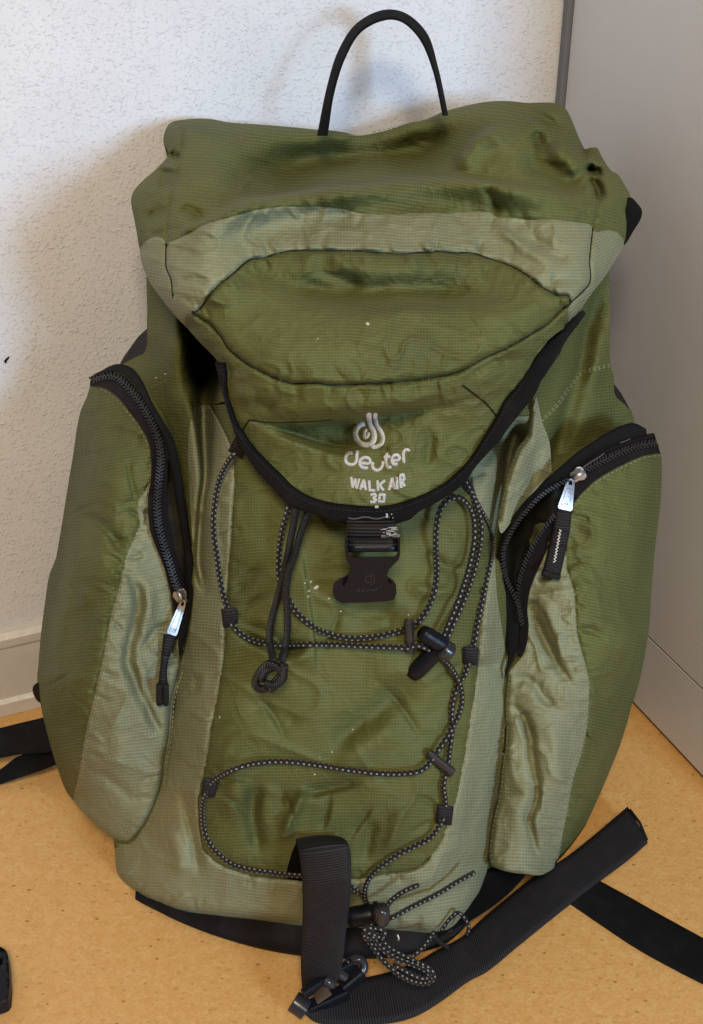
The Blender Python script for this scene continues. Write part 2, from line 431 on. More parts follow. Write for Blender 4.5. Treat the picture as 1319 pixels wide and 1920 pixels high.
def webbing(name, col, rib=.0011, rough=.6):
    m, nt, b = new_mat(name); L = nt.links.new
    uv = N(nt, "ShaderNodeUVMap").outputs[0]; sep = N(nt, "ShaderNodeSeparateXYZ"); L(uv, sep.inputs[0])
    w = math_(nt, 'SINE', math_(nt, 'MULTIPLY', sep.outputs[0], 2 * math.pi / rib))
    w2 = math_(nt, 'SINE', math_(nt, 'MULTIPLY', sep.outputs[1], 2 * math.pi / (rib * .8)))
    geo = N(nt, "ShaderNodeTexCoord").outputs['Object']; n = N(nt, "ShaderNodeTexNoise", Scale=60.0, Detail=5.0); L(geo, n.inputs['Vector'])
    h = math_(nt, 'ADD', math_(nt, 'MULTIPLY', w, .00022), math_(nt, 'MULTIPLY', w2, .00005))
    c = mixc(nt, math_(nt, 'MULTIPLY', math_(nt, 'ADD', w, 1.0), .5), tuple(x * .25 for x in col), tuple(x * 1.15 for x in col))
    c = mixc(nt, math_(nt, 'MULTIPLY', math_(nt, 'SUBTRACT', n.outputs[0], .5, True), 1.2, True), c, (.028, .026, .025))
    L(c, b.inputs['Base Color']); b.inputs['Roughness'].default_value = rough; b.inputs['Sheen Weight'].default_value = 0.0
    b.inputs['Specular IOR Level'].default_value = .22
    bp = N(nt, "ShaderNodeBump"); bp.inputs['Distance'].default_value = 1.0; bp.inputs['Strength'].default_value = .9
    L(h, bp.inputs['Height']); L(bp.outputs[0], b.inputs['Normal'])
    return m
M_WEB = webbing("black_webbing", (.019, .018, .021), .0022); M_BIND = webbing("black_binding", (.0048, .0045, .0055), .0008, .75)
M_TAPE = webbing("plum_black_tape", (.011, .007, .009), .0007, .75)
def cord_mat():
    m, nt, b = new_mat("flecked_bungee_braid"); L = nt.links.new
    uv = N(nt, "ShaderNodeUVMap").outputs[0]; sep = N(nt, "ShaderNodeSeparateXYZ"); L(uv, sep.inputs[0])
    per = .0043
    row = math_(nt, 'MULTIPLY', sep.outputs[1], 4.0); rf = math_(nt, 'FRACT', row); ri = math_(nt, 'FLOOR', row)
    u = math_(nt, 'FRACT', math_(nt, 'ADD', math_(nt, 'DIVIDE', sep.outputs[0], per), math_(nt, 'MULTIPLY', ri, .5)))
    f1 = math_(nt, 'MULTIPLY', math_(nt, 'LESS_THAN', math_(nt, 'ABSOLUTE', math_(nt, 'SUBTRACT', u, .5)), .17), math_(nt, 'LESS_THAN', math_(nt, 'ABSOLUTE', math_(nt, 'SUBTRACT', rf, .5)), .20))
    geo = N(nt, "ShaderNodeTexCoord").outputs['Object']; n = N(nt, "ShaderNodeTexNoise", Scale=160.0, Detail=2.0); L(geo, n.inputs['Vector'])
    wcol = mixc(nt, n.outputs[0], (.20, .185, .165), (.46, .44, .40))
    c = mixc(nt, f1, (.006, .006, .0065), wcol)
    L(c, b.inputs['Base Color']); b.inputs['Roughness'].default_value = .6
    s = math_(nt, 'SINE', math_(nt, 'ADD', math_(nt, 'MULTIPLY', sep.outputs[0], 2 * math.pi / .0022), math_(nt, 'MULTIPLY', sep.outputs[1], 2 * math.pi * 6)))
    s2 = math_(nt, 'SINE', math_(nt, 'SUBTRACT', math_(nt, 'MULTIPLY', sep.outputs[0], 2 * math.pi / .0022), math_(nt, 'MULTIPLY', sep.outputs[1], 2 * math.pi * 6)))
    bp = N(nt, "ShaderNodeBump"); bp.inputs['Distance'].default_value = .00035; L(math_(nt, 'MULTIPLY', s, s2), bp.inputs['Height']); L(bp.outputs[0], b.inputs['Normal'])
    return m
M_CORD = cord_mat()
def blackcord_mat():
    m, nt, b = new_mat("black_braid"); L = nt.links.new
    uv = N(nt, "ShaderNodeUVMap").outputs[0]; sep = N(nt, "ShaderNodeSeparateXYZ"); L(uv, sep.inputs[0])
    s = math_(nt, 'SINE', math_(nt, 'ADD', math_(nt, 'MULTIPLY', sep.outputs[0], 2 * math.pi / .0022), math_(nt, 'MULTIPLY', sep.outputs[1], 2 * math.pi * 4)))
    c = mixc(nt, math_(nt, 'MULTIPLY', math_(nt, 'ADD', s, 1.0), .5), (.003, .003, .0035), (.011, .0105, .012)); L(c, b.inputs['Base Color']); b.inputs['Roughness'].default_value = .5
    bp = N(nt, "ShaderNodeBump"); bp.inputs['Distance'].default_value = .0005; L(s, bp.inputs['Height']); L(bp.outputs[0], b.inputs['Normal'])
    return m
M_KCORD = blackcord_mat()
def emb_mat():
    m, nt, b = new_mat("white_satin_stitch"); L = nt.links.new
    uv = N(nt, "ShaderNodeUVMap").outputs[0]; sep = N(nt, "ShaderNodeSeparateXYZ"); L(uv, sep.inputs[0])
    s = math_(nt, 'SINE', math_(nt, 'MULTIPLY', sep.outputs[0], 2 * math.pi / 2.6))
    geo = N(nt, "ShaderNodeTexCoord").outputs['Object']; n = N(nt, "ShaderNodeTexNoise", Scale=300.0, Detail=3.0); L(geo, n.inputs['Vector'])
    c = mixc(nt, math_(nt, 'MULTIPLY', math_(nt, 'ADD', s, 1.0), .5), (.74, .73, .70), (.93, .92, .90)); c = mixc(nt, math_(nt, 'MULTIPLY', n.outputs[0], .25), c, (.5, .47, .40))
    L(c, b.inputs['Base Color']); b.inputs['Roughness'].default_value = .5
    bp = N(nt, "ShaderNodeBump"); bp.inputs['Distance'].default_value = .0004; L(s, bp.inputs['Height']); L(bp.outputs[0], b.inputs['Normal'])
    return m
M_EMB = emb_mat()

# ------------------------------------------------------------------ the room corner
UX, UY = .9261, .3773                      # direction along the wall, to the right
def wallp(s, z, d=0.0): return (UX * s + UY * d, 1.154 + UY * s - UX * d, z)   # d = distance out of the wall
def stucco():
    m, nt, b = new_mat("painted_stucco"); L = nt.links.new
    geo = N(nt, "ShaderNodeTexCoord").outputs['Object']
    n1 = N(nt, "ShaderNodeTexNoise", Scale=300.0, Detail=4.0, Roughness=.55); L(geo, n1.inputs['Vector'])
    v = N(nt, "ShaderNodeTexNoise", Scale=330.0, Detail=2.5, Roughness=.6); L(geo, v.inputs['Vector'])
    v2 = N(nt, "ShaderNodeTexNoise", Scale=120.0, Detail=3.0); L(geo, v2.inputs['Vector'])
    n2 = N(nt, "ShaderNodeTexNoise", Scale=5.0, Detail=4.0); L(geo, n2.inputs['Vector'])
    bl = math_(nt, 'MULTIPLY', math_(nt, 'SUBTRACT', math_(nt, 'ADD', v.outputs[0], math_(nt, 'MULTIPLY', math_(nt, 'SUBTRACT', v2.outputs[0], .5), .35)), .54, True), 4.0, True)
    h = math_(nt, 'ADD', math_(nt, 'MULTIPLY', bl, .0021), math_(nt, 'MULTIPLY', n1.outputs[0], .0009))
    bp = N(nt, "ShaderNodeBump"); bp.inputs['Distance'].default_value = 1.0; bp.inputs['Strength'].default_value = .5
    L(h, bp.inputs['Height']); L(bp.outputs[0], b.inputs['Normal'])
    c = ramp(nt, n2.outputs[0], [(.35, (.655, .675, .715)), (.65, (.735, .752, .79))]); L(c, b.inputs['Base Color']); b.inputs['Roughness'].default_value = .75
    return m
def lino():
    m, nt, b = new_mat("orange_linoleum"); L = nt.links.new
    geo = N(nt, "ShaderNodeTexCoord").outputs['Object']
    n1 = N(nt, "ShaderNodeTexNoise", Scale=120.0, Detail=5.0, Roughness=.65, Distortion=.8); L(geo, n1.inputs['Vector'])
    n2 = N(nt, "ShaderNodeTexNoise", Scale=260.0, Detail=3.0); L(geo, n2.inputs['Vector'])
    n0 = N(nt, "ShaderNodeTexNoise", Scale=4.0, Detail=2.0); L(geo, n0.inputs['Vector'])
    c = ramp(nt, n1.outputs[0], [(.3, (.60, .325, .098)), (.5, (.66, .375, .125)), (.68, (.70, .43, .168))])
    c = mixc(nt, math_(nt, 'MULTIPLY', math_(nt, 'SUBTRACT', n2.outputs[0], .5, True), .8, True), c, (.46, .22, .06))
    c = mixc(nt, math_(nt, 'MULTIPLY', n0.outputs[0], .25), c, (.58, .32, .10))
    mp = N(nt, "ShaderNodeMapping"); mp.inputs['Rotation'].default_value = (0, 0, .5); mp.inputs['Scale'].default_value = (1, 1.7, 1); L(geo, mp.inputs['Vector'])
    def flecks(scale, thr, dens, seedoff):
        mp2 = N(nt, "ShaderNodeVectorMath"); mp2.operation = 'ADD'; L(mp.outputs[0], mp2.inputs[0]); mp2.inputs[1].default_value = (seedoff, seedoff * 2, 0)
        wob = N(nt, "ShaderNodeTexNoise", Scale=scale * 2.2, Detail=2.0); L(geo, wob.inputs['Vector'])
        v = N(nt, "ShaderNodeTexVoronoi", Scale=scale); v.voronoi_dimensions = '2D'; L(mp2.outputs[0], v.inputs['Vector'])
        sp = N(nt, "ShaderNodeSeparateColor"); L(v.outputs['Color'], sp.inputs[0])
        rad = math_(nt, 'MULTIPLY', sp.outputs[1], thr); dd = math_(nt, 'ADD', v.outputs['Distance'], math_(nt, 'MULTIPLY', math_(nt, 'SUBTRACT', wob.outputs[0], .5), .28))
        return math_(nt, 'MULTIPLY', math_(nt, 'LESS_THAN', dd, rad), math_(nt, 'LESS_THAN', sp.outputs[0], dens))
    c = mixc(nt, math_(nt, 'MULTIPLY', flecks(85, .22, .5, 3.1), .25), c, (.30, .115, .03))
    c = mixc(nt, math_(nt, 'MULTIPLY', flecks(120, .24, .5, 7.7), .3), c, (.74, .47, .20))
    c = mixc(nt, math_(nt, 'MULTIPLY', flecks(58, .095, .38, 1.3), .6), c, (.12, .045, .015))
    c = mixc(nt, math_(nt, 'MULTIPLY', flecks(210, .30, .5, 5.3), .35), c, (.47, .22, .06))
    c = mixc(nt, math_(nt, 'MULTIPLY', flecks(250, .30, .5, 9.1), .35), c, (.80, .55, .28))
    L(c, b.inputs['Base Color']); b.inputs['Roughness'].default_value = .48
    bp = N(nt, "ShaderNodeBump"); bp.inputs['Distance'].default_value = .0004; L(n2.outputs[0], bp.inputs['Height']); L(bp.outputs[0], b.inputs['Normal'])
    return m
M_WALL = stucco(); M_FLOOR = lino()
M_SKIRT = plain("white_gloss_paint", (.62, .60, .585), .38, bump=.0012, scale=60, var=.06)
M_CAB = plain("grey_laminate", (.60, .605, .645), .5, bump=.00012, scale=1200, var=.04)
M_GAP = plain("dark_gap", (.004, .0035, .003), .9, spec=.05)  # near-black that paints the shade in gaps and slots; also colours the chip

fl = mesh("floor", [(-2.5, -3, 0), (2.5, -3, 0), (2.5, 2.6, 0), (-2.5, 2.6, 0)], [(0, 1, 2, 3)], M_FLOOR); fl["kind"] = "structure"
wl = mesh("wall", [wallp(-3, 0), wallp(.262, 0), wallp(.262, 2.6), wallp(-3, 2.6)], [(0, 1, 2, 3)], M_WALL); wl["kind"] = "structure"
# chipped spot in the plaster
q = np.array([(8, 678), (12, 672), (17, 668), (18, 671), (14, 676), (11, 682)], float)
def wall_lift(px, py, d):
    rx, ry, rz = rays(px, py); t = (1.154 - UX * d + UY * 0 - 0) ; k = UY / UX
    y0 = 1.154 - d / UX; t = y0 / (ry - k * rx); return np.stack([rx * t, ry * t, H + rz * t], -1)
a = wall_lift(q[:, 0], q[:, 1], .0012); b_ = wall_lift(q[:, 0], q[:, 1], -.001)
mesh("plaster_chip", np.concatenate([a, b_]), [tuple(range(6))] + [(i, (i + 1) % 6, (i + 1) % 6 + 6, i + 6) for i in range(6)], M_GAP, wl, smooth=False)
# skirting board
prof = [(0, 0), (.017, 0), (.017, .016), (.0125, .020), (.0125, .084), (.0145, .088), (.0145, .097), (.010, .103), (.003, .105), (0, .105)]
ss = np.linspace(-3, .258, 40); V = []; 
for s in ss:
    for d, z in prof: V.append(wallp(s, z + .0005, d + (.0006 * math.sin(s * 23) if d > 0 else 0)))
sk = mesh("skirting_board", V, grid_faces(len(ss), len(prof)), M_SKIRT, smooth=False); sk["kind"] = "structure"

# cabinet: side panel faces the bag
P0 = np.array([.307, 1.003]); DV = np.array([UY, -UX]) ; CN = np.array([UX, UY])      # DV: toward the viewer along its side, CN: into the cabinet
def cabp(s, z, d): p = P0 + DV * s + CN * d; return (p[0], p[1], z)
def cbox(s0, s1, d0, d1, z0, z1): return [cabp(s, z, d) for z in (z0, z1) for s, d in ((s0, d0), (s1, d0), (s1, d1), (s0, d1))]
BOXF = [(0, 1, 2, 3), (7, 6, 5, 4), (0, 4, 5, 1), (1, 5, 6, 2), (2, 6, 7, 3), (3, 7, 4, 0)]
cab = empty("cabinet", cabp(.2, 0, .25)); cab["label"] = "plain grey laminate cabinet standing right of the backpack"; cab["category"] = "cabinet"
def child(o, par):
    o.parent = par; o.matrix_parent_inverse = Matrix.Translation(-par.location); return o
def bev(o, w):
    m = o.modifiers.new("bevel", 'BEVEL'); m.width = w; m.segments = 3; m.limit_method = 'ANGLE'; return o
child(bev(mesh("side_panel", cbox(-.243, .22, 0, .018, .102, 2.0), BOXF, M_CAB, smooth=False), .0015), cab)
child(bev(mesh("carcass", cbox(-.236, .215, .0185, .5, .104, 1.995), BOXF, M_CAB, smooth=False), .001), cab)
child(bev(mesh("plinth", cbox(-.243, .22, .0012, .016, .006, .0995), BOXF, M_CAB, smooth=False), .001), cab)
child(mesh("plinth_gap_shade", cbox(-.236, .215, .0165, .49, .0005, .101), BOXF, M_GAP, smooth=False), cab)  # near-black block: shade of the gap under the plinth, put into colour

child(bev(mesh("gap_shade_strip", cbox(-.2535, -.2445, -.005, .012, .0, 2.0), BOXF, plain("gap_shade_slate", (.16, .17, .20), .6, var=.1), smooth=False), .001), cab)  # dark strip added to stand in for the shaded gap beside the wall

# ------------------------------------------------------------------ backpack
BAG = empty("backpack", (0, .82, 0))
BAG["label"] = "worn olive and sage green hiking backpack leaning in the corner"; BAG["category"] = "backpack"
class Root:
    pass
def part(o):
    o.matrix_parent_inverse = Matrix.Translation(-BAG.location) if o.parent is BAG else Matrix.Identity(4); return o
_olink = link
def link(name, me, mat=None, parent=None, smooth=True):
    o = _olink(name, me, mat, parent, smooth)
    if parent is BAG: o.matrix_parent_inverse = Matrix.Translation(-BAG.location)
    return o

# ---- seam lines (photograph pixels)
lidTop = curve(cA([(290, 170), (370, 160), (480, 157), (600, 178), (740, 188), (900, 200), (1085, 218), (1160, 222), (1250, 235), (1319, 252)]) + [(730, 243), (765, 231)] + cB([(0, 190), (90, 150), (220, 115), (340, 92), (460, 88), (560, 98), (720, 100), (780, 130), (815, 190), (860, 300), (890, 360)]))
lidSeamL = curve(cA([(290, 170), (322, 190), (338, 235), (325, 380), (300, 500), (265, 640), (250, 780), (247, 860)]))
lidSeamL2 = curve(cA([(247, 860), (250, 1000), (275, 1060), (285, 1160)]))
lidSeamL3 = curve(cA([(285, 1160), (340, 1210), (395, 1245)]))
gusCornerL = curve(cA([(290, 170), (262, 188), (240, 225), (230, 290), (262, 350), (200, 430), (110, 510), (60, 570), (48, 620), (70, 740), (95, 885)]))
gusMidL = curve(cA([(95, 885), (140, 840), (180, 822), (225, 830), (247, 860)]))
gusOutL = curve(cA([(95, 885), (110, 970), (150, 1070), (220, 1170), (300, 1270), (365, 1335)]))
gusEndL = curve(cA([(365, 1335), (350, 1300), (360, 1265), (395, 1245)]))
bandTop = curve(cA([(247, 860), (300, 840), (400, 790), (460, 755), (560, 725), (650, 700), (760, 670), (880, 655), (1000, 652), (1150, 655), (1250, 668), (1319, 685)]) + [(700, 402), (740, 403), (770, 400)] + cB([(0, 718), (100, 720), (200, 715), (300, 708), (360, 720), (400, 742), (480, 745), (560, 755), (660, 755), (750, 757), (840, 770), (910, 780), (935, 800)]))
arc = curve(cA([(395, 1245), (430, 1230), (460, 1190), (530, 1105), (610, 1040), (720, 950), (800, 940), (900, 910), (1000, 900), (1120, 900), (1319, 902)]) + [(720, 475), (760, 476)] + cB([(0, 940), (80, 935), (160, 945), (250, 945), (330, 970), (400, 990), (480, 1020), (560, 1065), (640, 1130), (700, 1165), (745, 1180), (785, 1178), (803, 1195), (805, 1225)]))
lowSeam = curve(cA([(395, 1245), (440, 1280), (500, 1320), (555, 1380), (600, 1450), (680, 1520), (780, 1580), (880, 1625), (960, 1645), (1080, 1642), (1200, 1655), (1319, 1650)]) + [(713, 719), (770, 714)] + cB([(0, 1648), (100, 1630), (185, 1610), (260, 1570), (330, 1530), (400, 1500), (500, 1450), (600, 1390), (680, 1340), (750, 1270), (805, 1225)]))
lidSeamR = curve(cB([(890, 360), (905, 440), (920, 510), (945, 570), (965, 610), (960, 680), (945, 760), (935, 800)]))
lidSeamR2 = curve(cB([(935, 800), (925, 880), (915, 1000), (920, 1080), (910, 1120), (870, 1165), (805, 1225)]))
gusOutR = curve(cB([(890, 360), (925, 350), (960, 352), (985, 400), (1040, 480), (1075, 500), (1120, 570), (1148, 625), (1140, 650), (1118, 690), (1125, 780), (1115, 893)]))
gusMidR = curve(cB([(935, 800), (955, 825), (1010, 815), (1075, 830), (1105, 865), (1115, 893)]))
gusOutR2 = curve(cB([(1115, 893), (1060, 985), (1000, 1080), (940, 1155), (880, 1240), (840, 1300), (790, 1355)]))
gusEndR = curve(cB([(790, 1355), (800, 1310), (795, 1270), (805, 1225)]))
flapL = curve(cA([(365, 1335), (430, 1410), (500, 1480), (560, 1550), (585, 1590)]))
flapEdge = curve(cC([(135, 175), (130, 250), (150, 370), (185, 470), (220, 520), (260, 580), (330, 660), (420, 750), (500, 830), (600, 890), (700, 920), (850, 938), (980, 942), (1100, 925), (1200, 890)]) + cE([(200, 855), (290, 800), (370, 730), (440, 650), (510, 540), (580, 430), (620, 350), (680, 270), (740, 180), (790, 90)]))
flapR = curve(cE([(790, 90), (850, 15)]) + cB([(690, 1425), (790, 1355)]))

LID = Field([(640, 252, 1.035), (640, 300, .99), (640, 345, .905), (640, 395, .862), (640, 470, .80), (640, 560, .742), (640, 640, .702), (640, 715, .685), (640, 760, .692), (640, 800, .712), (640, 900, .700), (660, 960, .692),
             (343, 245, 1.01), (400, 225, 1.05), (335, 290, .965), (318, 380, .885), (312, 455, .838), (315, 525, .80), (325, 558, .783), (360, 588, .757),
             (310, 262, 1.02), (246, 372, .955), (262, 462, .895), (285, 530, .85), (350, 612, .775),
             (425, 660, .735), (430, 740, .742), (455, 815, .748), (520, 890, .725), (500, 560, .755), (500, 640, .712), (500, 700, .70),
             (500, 400, .868), (500, 300, .975), (500, 470, .81), (800, 400, .862), (800, 300, .99), (800, 215, 1.06), (930, 195, 1.08), (1040, 195, 1.085), (1080, 240, 1.06),
             (960, 270, .99), (1000, 330, .93), (1100, 290, 1.01), (1120, 365, .925), (1112, 425, .872), (1106, 500, .82), (1090, 545, .79), (1068, 568, .765),
             (1135, 290, 1.03), (1183, 370, .975), (1172, 455, .915), (1130, 530, .84), (1063, 612, .775),
             (960, 480, .815), (960, 560, .755), (960, 640, .72), (880, 690, .702), (900, 760, .722), (960, 740, .74), (1005, 670, .752), (860, 860, .722), (800, 920, .705), (900, 830, .732), (760, 640, .70), (820, 560, .745)])
gutter_ = cM([(150, 510), (240, 490), (310, 455), (370, 440), (430, 428), (500, 418), (555, 411), (640, 400), (700, 397), (790, 400), (860, 410), (940, 421), (1010, 432), (1075, 440)])
ridge = [(330, 436), (400, 412), (463, 380), (520, 370), (563, 362), (613, 353), (670, 348), (740, 337), (800, 335), (870, 338), (930, 346), (1000, 356), (1060, 366), (1115, 374)]
LID.fold(ridge, .060, 38, 7, .2); LID.step(ridge, .045, 62)
LID.fold(gutter_, .004, 30, 6, .08)
LID.fold([(400, 350), (460, 332), (540, 315), (610, 303), (690, 294), (760, 286), (820, 270), (870, 252), (930, 238)], -.082, 42, 44, .32)
LID.fold(cA([(262, 352), (300, 374), (328, 386)]), -.022, 5, 8)
LID.fold(cA([(245, 420), (232, 500), (228, 570)]), -.022, 17)
LID.fold(cA([(95, 720), (180, 700), (260, 650)]), -.010, 12)
LID.fold(cB([(890, 450), (940, 485), (1000, 495)]), -.045, 7, 10)
LID.fold(cB([(915, 500), (945, 545), (972, 600), (960, 660)]), -.030, 9)
LID.fold(cB([(1000, 430), (1040, 540), (1060, 700)]), .012, 16)
LID.fold(cB([(520, 235), (330, 290), (220, 380), (170, 480), (150, 530)]), .030, 10, 26)
LID.fold(cB([(480, 470), (640, 470), (760, 530), (900, 610)]), -.034, 17, 40)
LID.fold(cB([(600, 250), (640, 330), (620, 380)]), -.014, 12)
LID.fold(cB([(680, 330), (800, 420), (880, 520)]), .030, 24)
LID.fold(cB([(380, 175), (560, 150), (700, 215), (810, 280)]), -.024, 9, 14)
LID.fold(cB([(310, 560), (370, 640), (400, 740)]), -.010, 8, 14)
LID.fold(cB([(400, 740), (480, 860), (600, 940), (745, 1010)]), .010, 14, 7)
LID.fold(cB([(540, 860), (650, 900), (760, 960), (850, 950)]), -.010, 14)
LID.fold(cB([(660, 1110), (780, 1090), (900, 1100)]), -.006, 8)
LID.fold(cA([(260, 880), (380, 920), (300, 1000)]), -.008, 14)
LID.fold(cA([(300, 1080), (400, 1060), (500, 1090)]), -.006, 8)
LID.fold(cA([(320, 640), (420, 700), (440, 760)]), -.008, 14)
LID.fold([(573, 492), (640, 522), (690, 548)], -.011, 15, 20)
LID.fold([(500, 560), (580, 552), (660, 550), (750, 545), (850, 545), (960, 556)], -.034, 26, 30, .3)
LID.step([(480, 800), (560, 796), (640, 782), (700, 772), (800, 757), (930, 728)], .013, 70, 1, 7)
LID.step(cC([(230, 450), (450, 520), (600, 565), (720, 600), (1050, 625)]), .014, 45, -1, 4)
LID.fold([(640, 600), (700, 592), (800, 585), (900, 592)], .006, 20, 10)
LID.fold([(430, 520), (500, 518), (560, 535), (640, 540)], -.012, 18, 24)
LID.fold([(860, 600), (950, 590), (1040, 565)], .005, 14)
LID.fold([(430, 640), (560, 660), (720, 640), (860, 640)], .004, 30)
LID.fold(cC([(250, 330), (340, 350), (430, 380)]), -.008, 12)
LID.fold(cC([(150, 250), (260, 320), (430, 330)]), .005, 14)
LID.fold([(500, 796), (600, 792), (660, 786), (730, 776), (820, 752), (880, 735)], -.012, 26, 9)
LID.fold([(480, 770), (600, 768), (700, 758), (820, 735)], .006, 12, 18)
LID.fold(cC([(290, 470), (450, 520), (600, 565), (720, 600), (950, 625)]), -.008, 6, 22)
LID.fold(cC([(290, 500), (450, 550), (600, 600), (720, 640), (950, 665)]), .005, 20, 8)
LID.fold(cE([(205, 470), (195, 600), (170, 740)]), -.005, 9)
LID.fold(cE([(270, 480), (255, 600), (240, 700)]), .003, 9)
LID.fold(cE([(380, 250), (420, 200), (560, 120), (770, 100)]), -.006, 10, 12)
LID.fold(cC([(1040, 760), (1060, 660), (1080, 560)]), .003, 12)
for s_ in (lidSeamL, lidSeamL2, arc, lowSeam, lidSeamR, lidSeamR2): LID.groove(s_, .0065, 4.5)
for s_ in (bandTop, gusMidL, gusMidR, gusEndL, gusEndR): LID.groove(s_, .0016, 3.0)
LID.pucker(arc, .0075, 22, 24, 1); LID.pucker(bandTop, .005, 18, 26, 2); LID.pucker(lowSeam, .0030, 18, 30, 3); LID.pucker(lidSeamR2, .003, 14, 22, 4)
LID.creases(arc, 34, .0036, seed=1); LID.creases(bandTop, 22, .0034, seed=2); LID.creases(lowSeam, 22, .0026, seed=3); LID.creases(flapEdge, 14, .0022, seed=4, side=0)
LID.creases(lidSeamR, 10, .006, seed=5); LID.creases(lidSeamL, 6, .004, seed=6)
LID.noise = [(-.0022, 60, 40, .3, 5), (-.0009, 24, 17, -.5, 7)]
LID.edge(lidTop, 34, .03); LID.edge(gusOutL, 26, .018); LID.edge(gusCornerL, 26, .02); LID.edge(gusOutR, 30, .02); LID.edge(gusOutR2, 26, .018); LID.edge(flapL, 22, .016)

R_ = lambda c: c[::-1]
lid = panel("lid", join(lidTop, lidSeamR, R_(bandTop), R_(lidSeamL)), LID, M_DARK, BAG, 3.6, .10, seed=1)
panel("lid_band", join(bandTop, lidSeamR2, R_(arc), R_(lidSeamL3), R_(lidSeamL2)), LID, M_SAGE, lid, 3.6, .02, seed=2)
panel("lid_pocket", join(arc, R_(lowSeam)), LID, M_DARK, lid, 3.6, .03, seed=3)
panel("side_gusset", join(gusCornerL, gusMidL, R_(lidSeamL)), LID, M_DARK, lid, 3.6, -.3, seed=4)
panel("side_gusset", join(gusOutR, R_(gusMidR), R_(lidSeamR)), LID, M_DARK, lid, 3.6, .3, seed=5)
panel("gusset_band", join(gusOutL, gusEndL, R_(lidSeamL3), R_(lidSeamL2), R_(gusMidL)), LID, M_SAGE, lid, 3.6, .1, seed=6)
panel("gusset_band", join(gusMidR, gusOutR2, gusEndR, R_(lidSeamR2)), LID, M_SAGE, lid, 3.6, -.5, seed=7)
FLAPY = LID
flap = panel("lid_flap", join(lowSeam, R_(gusEndR), R_(flapR), R_(flapEdge), R_(flapL), gusEndL), LID, M_DARK, lid, 3.4, -.03, seed=8)
shell("lid_underside", join(lidTop, gusOutR, gusOutR2, R_(flapR), R_(flapEdge), R_(flapL), R_(gusOutL), R_(gusCornerL)), LID, M_LINE, lid, lambda p: np.stack([-p[:, 0] * .06, .13 - .07 * np.clip((p[:, 2] - .52) / .07, 0, 1), -.12 * np.clip((p[:, 2] - .52) / .07, 0, 1)], -1), .8, 9, power=4.0, center=(0, .90, .50))
for nm, c in (("seam_piping", arc), ("seam_piping", lowSeam)):
    Q = resample(c, 6.0); tube(nm, on(LID, Q, -.0004), .0012, M_PIPE, lid, 6)
for c in (lidSeamL2, lidSeamR2): tube("seam_piping", on(LID, resample(c, 6.0), -.0005), .0009, M_PIPE, lid, 6)
wingL = curve(cC([(265, 440), (245, 470), (220, 512)])); wingR = curve(cE([(380, 245), (440, 290), (500, 335), (550, 390), (580, 430)])); pleat = curve(cC([(265, 440), (400, 455), (520, 452), (620, 448), (730, 440)]))
for c in (wingL, wingR, pleat): tube("tuck_seam", on(LID, resample(c, 5.0), -.0003), .0008, M_PIPE, lid, 6)
topStitch = curve(cB([(-300, 260), (-150, 232), (0, 205), (180, 172), (380, 155), (500, 175), (600, 208), (700, 255), (780, 318), (860, 385)]))
topStitch2 = curve(cB([(300, 190), (480, 225), (600, 225), (690, 275), (770, 335), (830, 380)]))
stitching("stitching", [(topStitch, 0), (topStitch2, 0), (bandTop, -4), (lowSeam, 5)], LID, plain("olive_thread", (.115, .122, .045), .75), lid, w=1.2)

# flap binding
outB = resample(catmull(cC([(70, 120), (100, 240), (125, 340), (160, 440), (178, 510), (205, 575), (240, 630), (300, 720), (400, 830), (470, 905), (560, 950), (640, 975), (740, 1010), (810, 1030), (920, 1038), (1050, 1035), (1110, 1020), (1170, 1000)]) + cE([(130, 965), (250, 900), (330, 850), (400, 790), (440, 730), (480, 680), (530, 625), (590, 560), (640, 490), (720, 390), (790, 300), (840, 190), (900, 90), (930, 45)]) + cB([(790, 1390), (840, 1320), (880, 1262)])), n=190)
inB = resample(catmull(cC([(120, 130), (132, 200), (130, 250), (150, 370), (185, 470), (220, 520), (260, 580), (330, 660), (420, 750), (500, 830), (600, 890), (700, 920), (850, 938), (980, 942), (1100, 925), (1200, 890)]) + cE([(200, 855), (290, 800), (370, 730), (440, 650), (510, 540), (580, 430), (620, 350), (680, 270), (740, 180), (800, 70), (822, 30)]) + cB([(710, 1415), (775, 1350)])), n=190)
# match both lines by nearest arclength fraction
tb_ = np.linspace(0, 1, 190); bk_ = .03 * np.clip((tb_ - .86) / .14, 0, 1)
sm_ = lambda y: np.convolve(np.pad(y, 9, mode='edge'), np.ones(19) / 19, 'valid')
inY = sm_(np.minimum(LID(inB[:, 0], inB[:, 1]), LID.tps(inB[:, 0], inB[:, 1])) - .003) + bk_; outY = sm_(LID.tps(outB[:, 0], outB[:, 1]) - .002) + bk_; outY = np.clip(outY, inY - .006, inY + .012)
b3a = lift(inB[:, 0], inB[:, 1], inY - .0020); b3b = lift(outB[:, 0], outB[:, 1], inY - .0005)
ribbon("edge_binding", b3a, b3b, .0035, M_BIND, lid, 7, .0012)
class Lerp:      # depth on the binding for things sewn on it
    def __call__(self, px, py):
        px = np.atleast_1d(px); py = np.atleast_1d(py); o = np.empty(px.shape)
        for i in range(len(px)): o[i] = inY[np.argmin((inB[:, 0] - px[i]) ** 2 + (inB[:, 1] - py[i]) ** 2)] - .0034
        return o
BINDY = Lerp()
stitching("binding_stitching", [(resample(inB, 4.0), 5)], BINDY, M_THREADK, lid, 5, 3)
zig = [cH([(250 + i * 11, 1075 + (14 if i % 2 else 0) + 8 * math.sin(i * .35)) for i in range(34)])]
strokes("bar_tack", [(zig[0], 1.6)], 1.6, BINDY, plain("grey_thread", (.13, .12, .13), .8), lid, .0006, square=True)
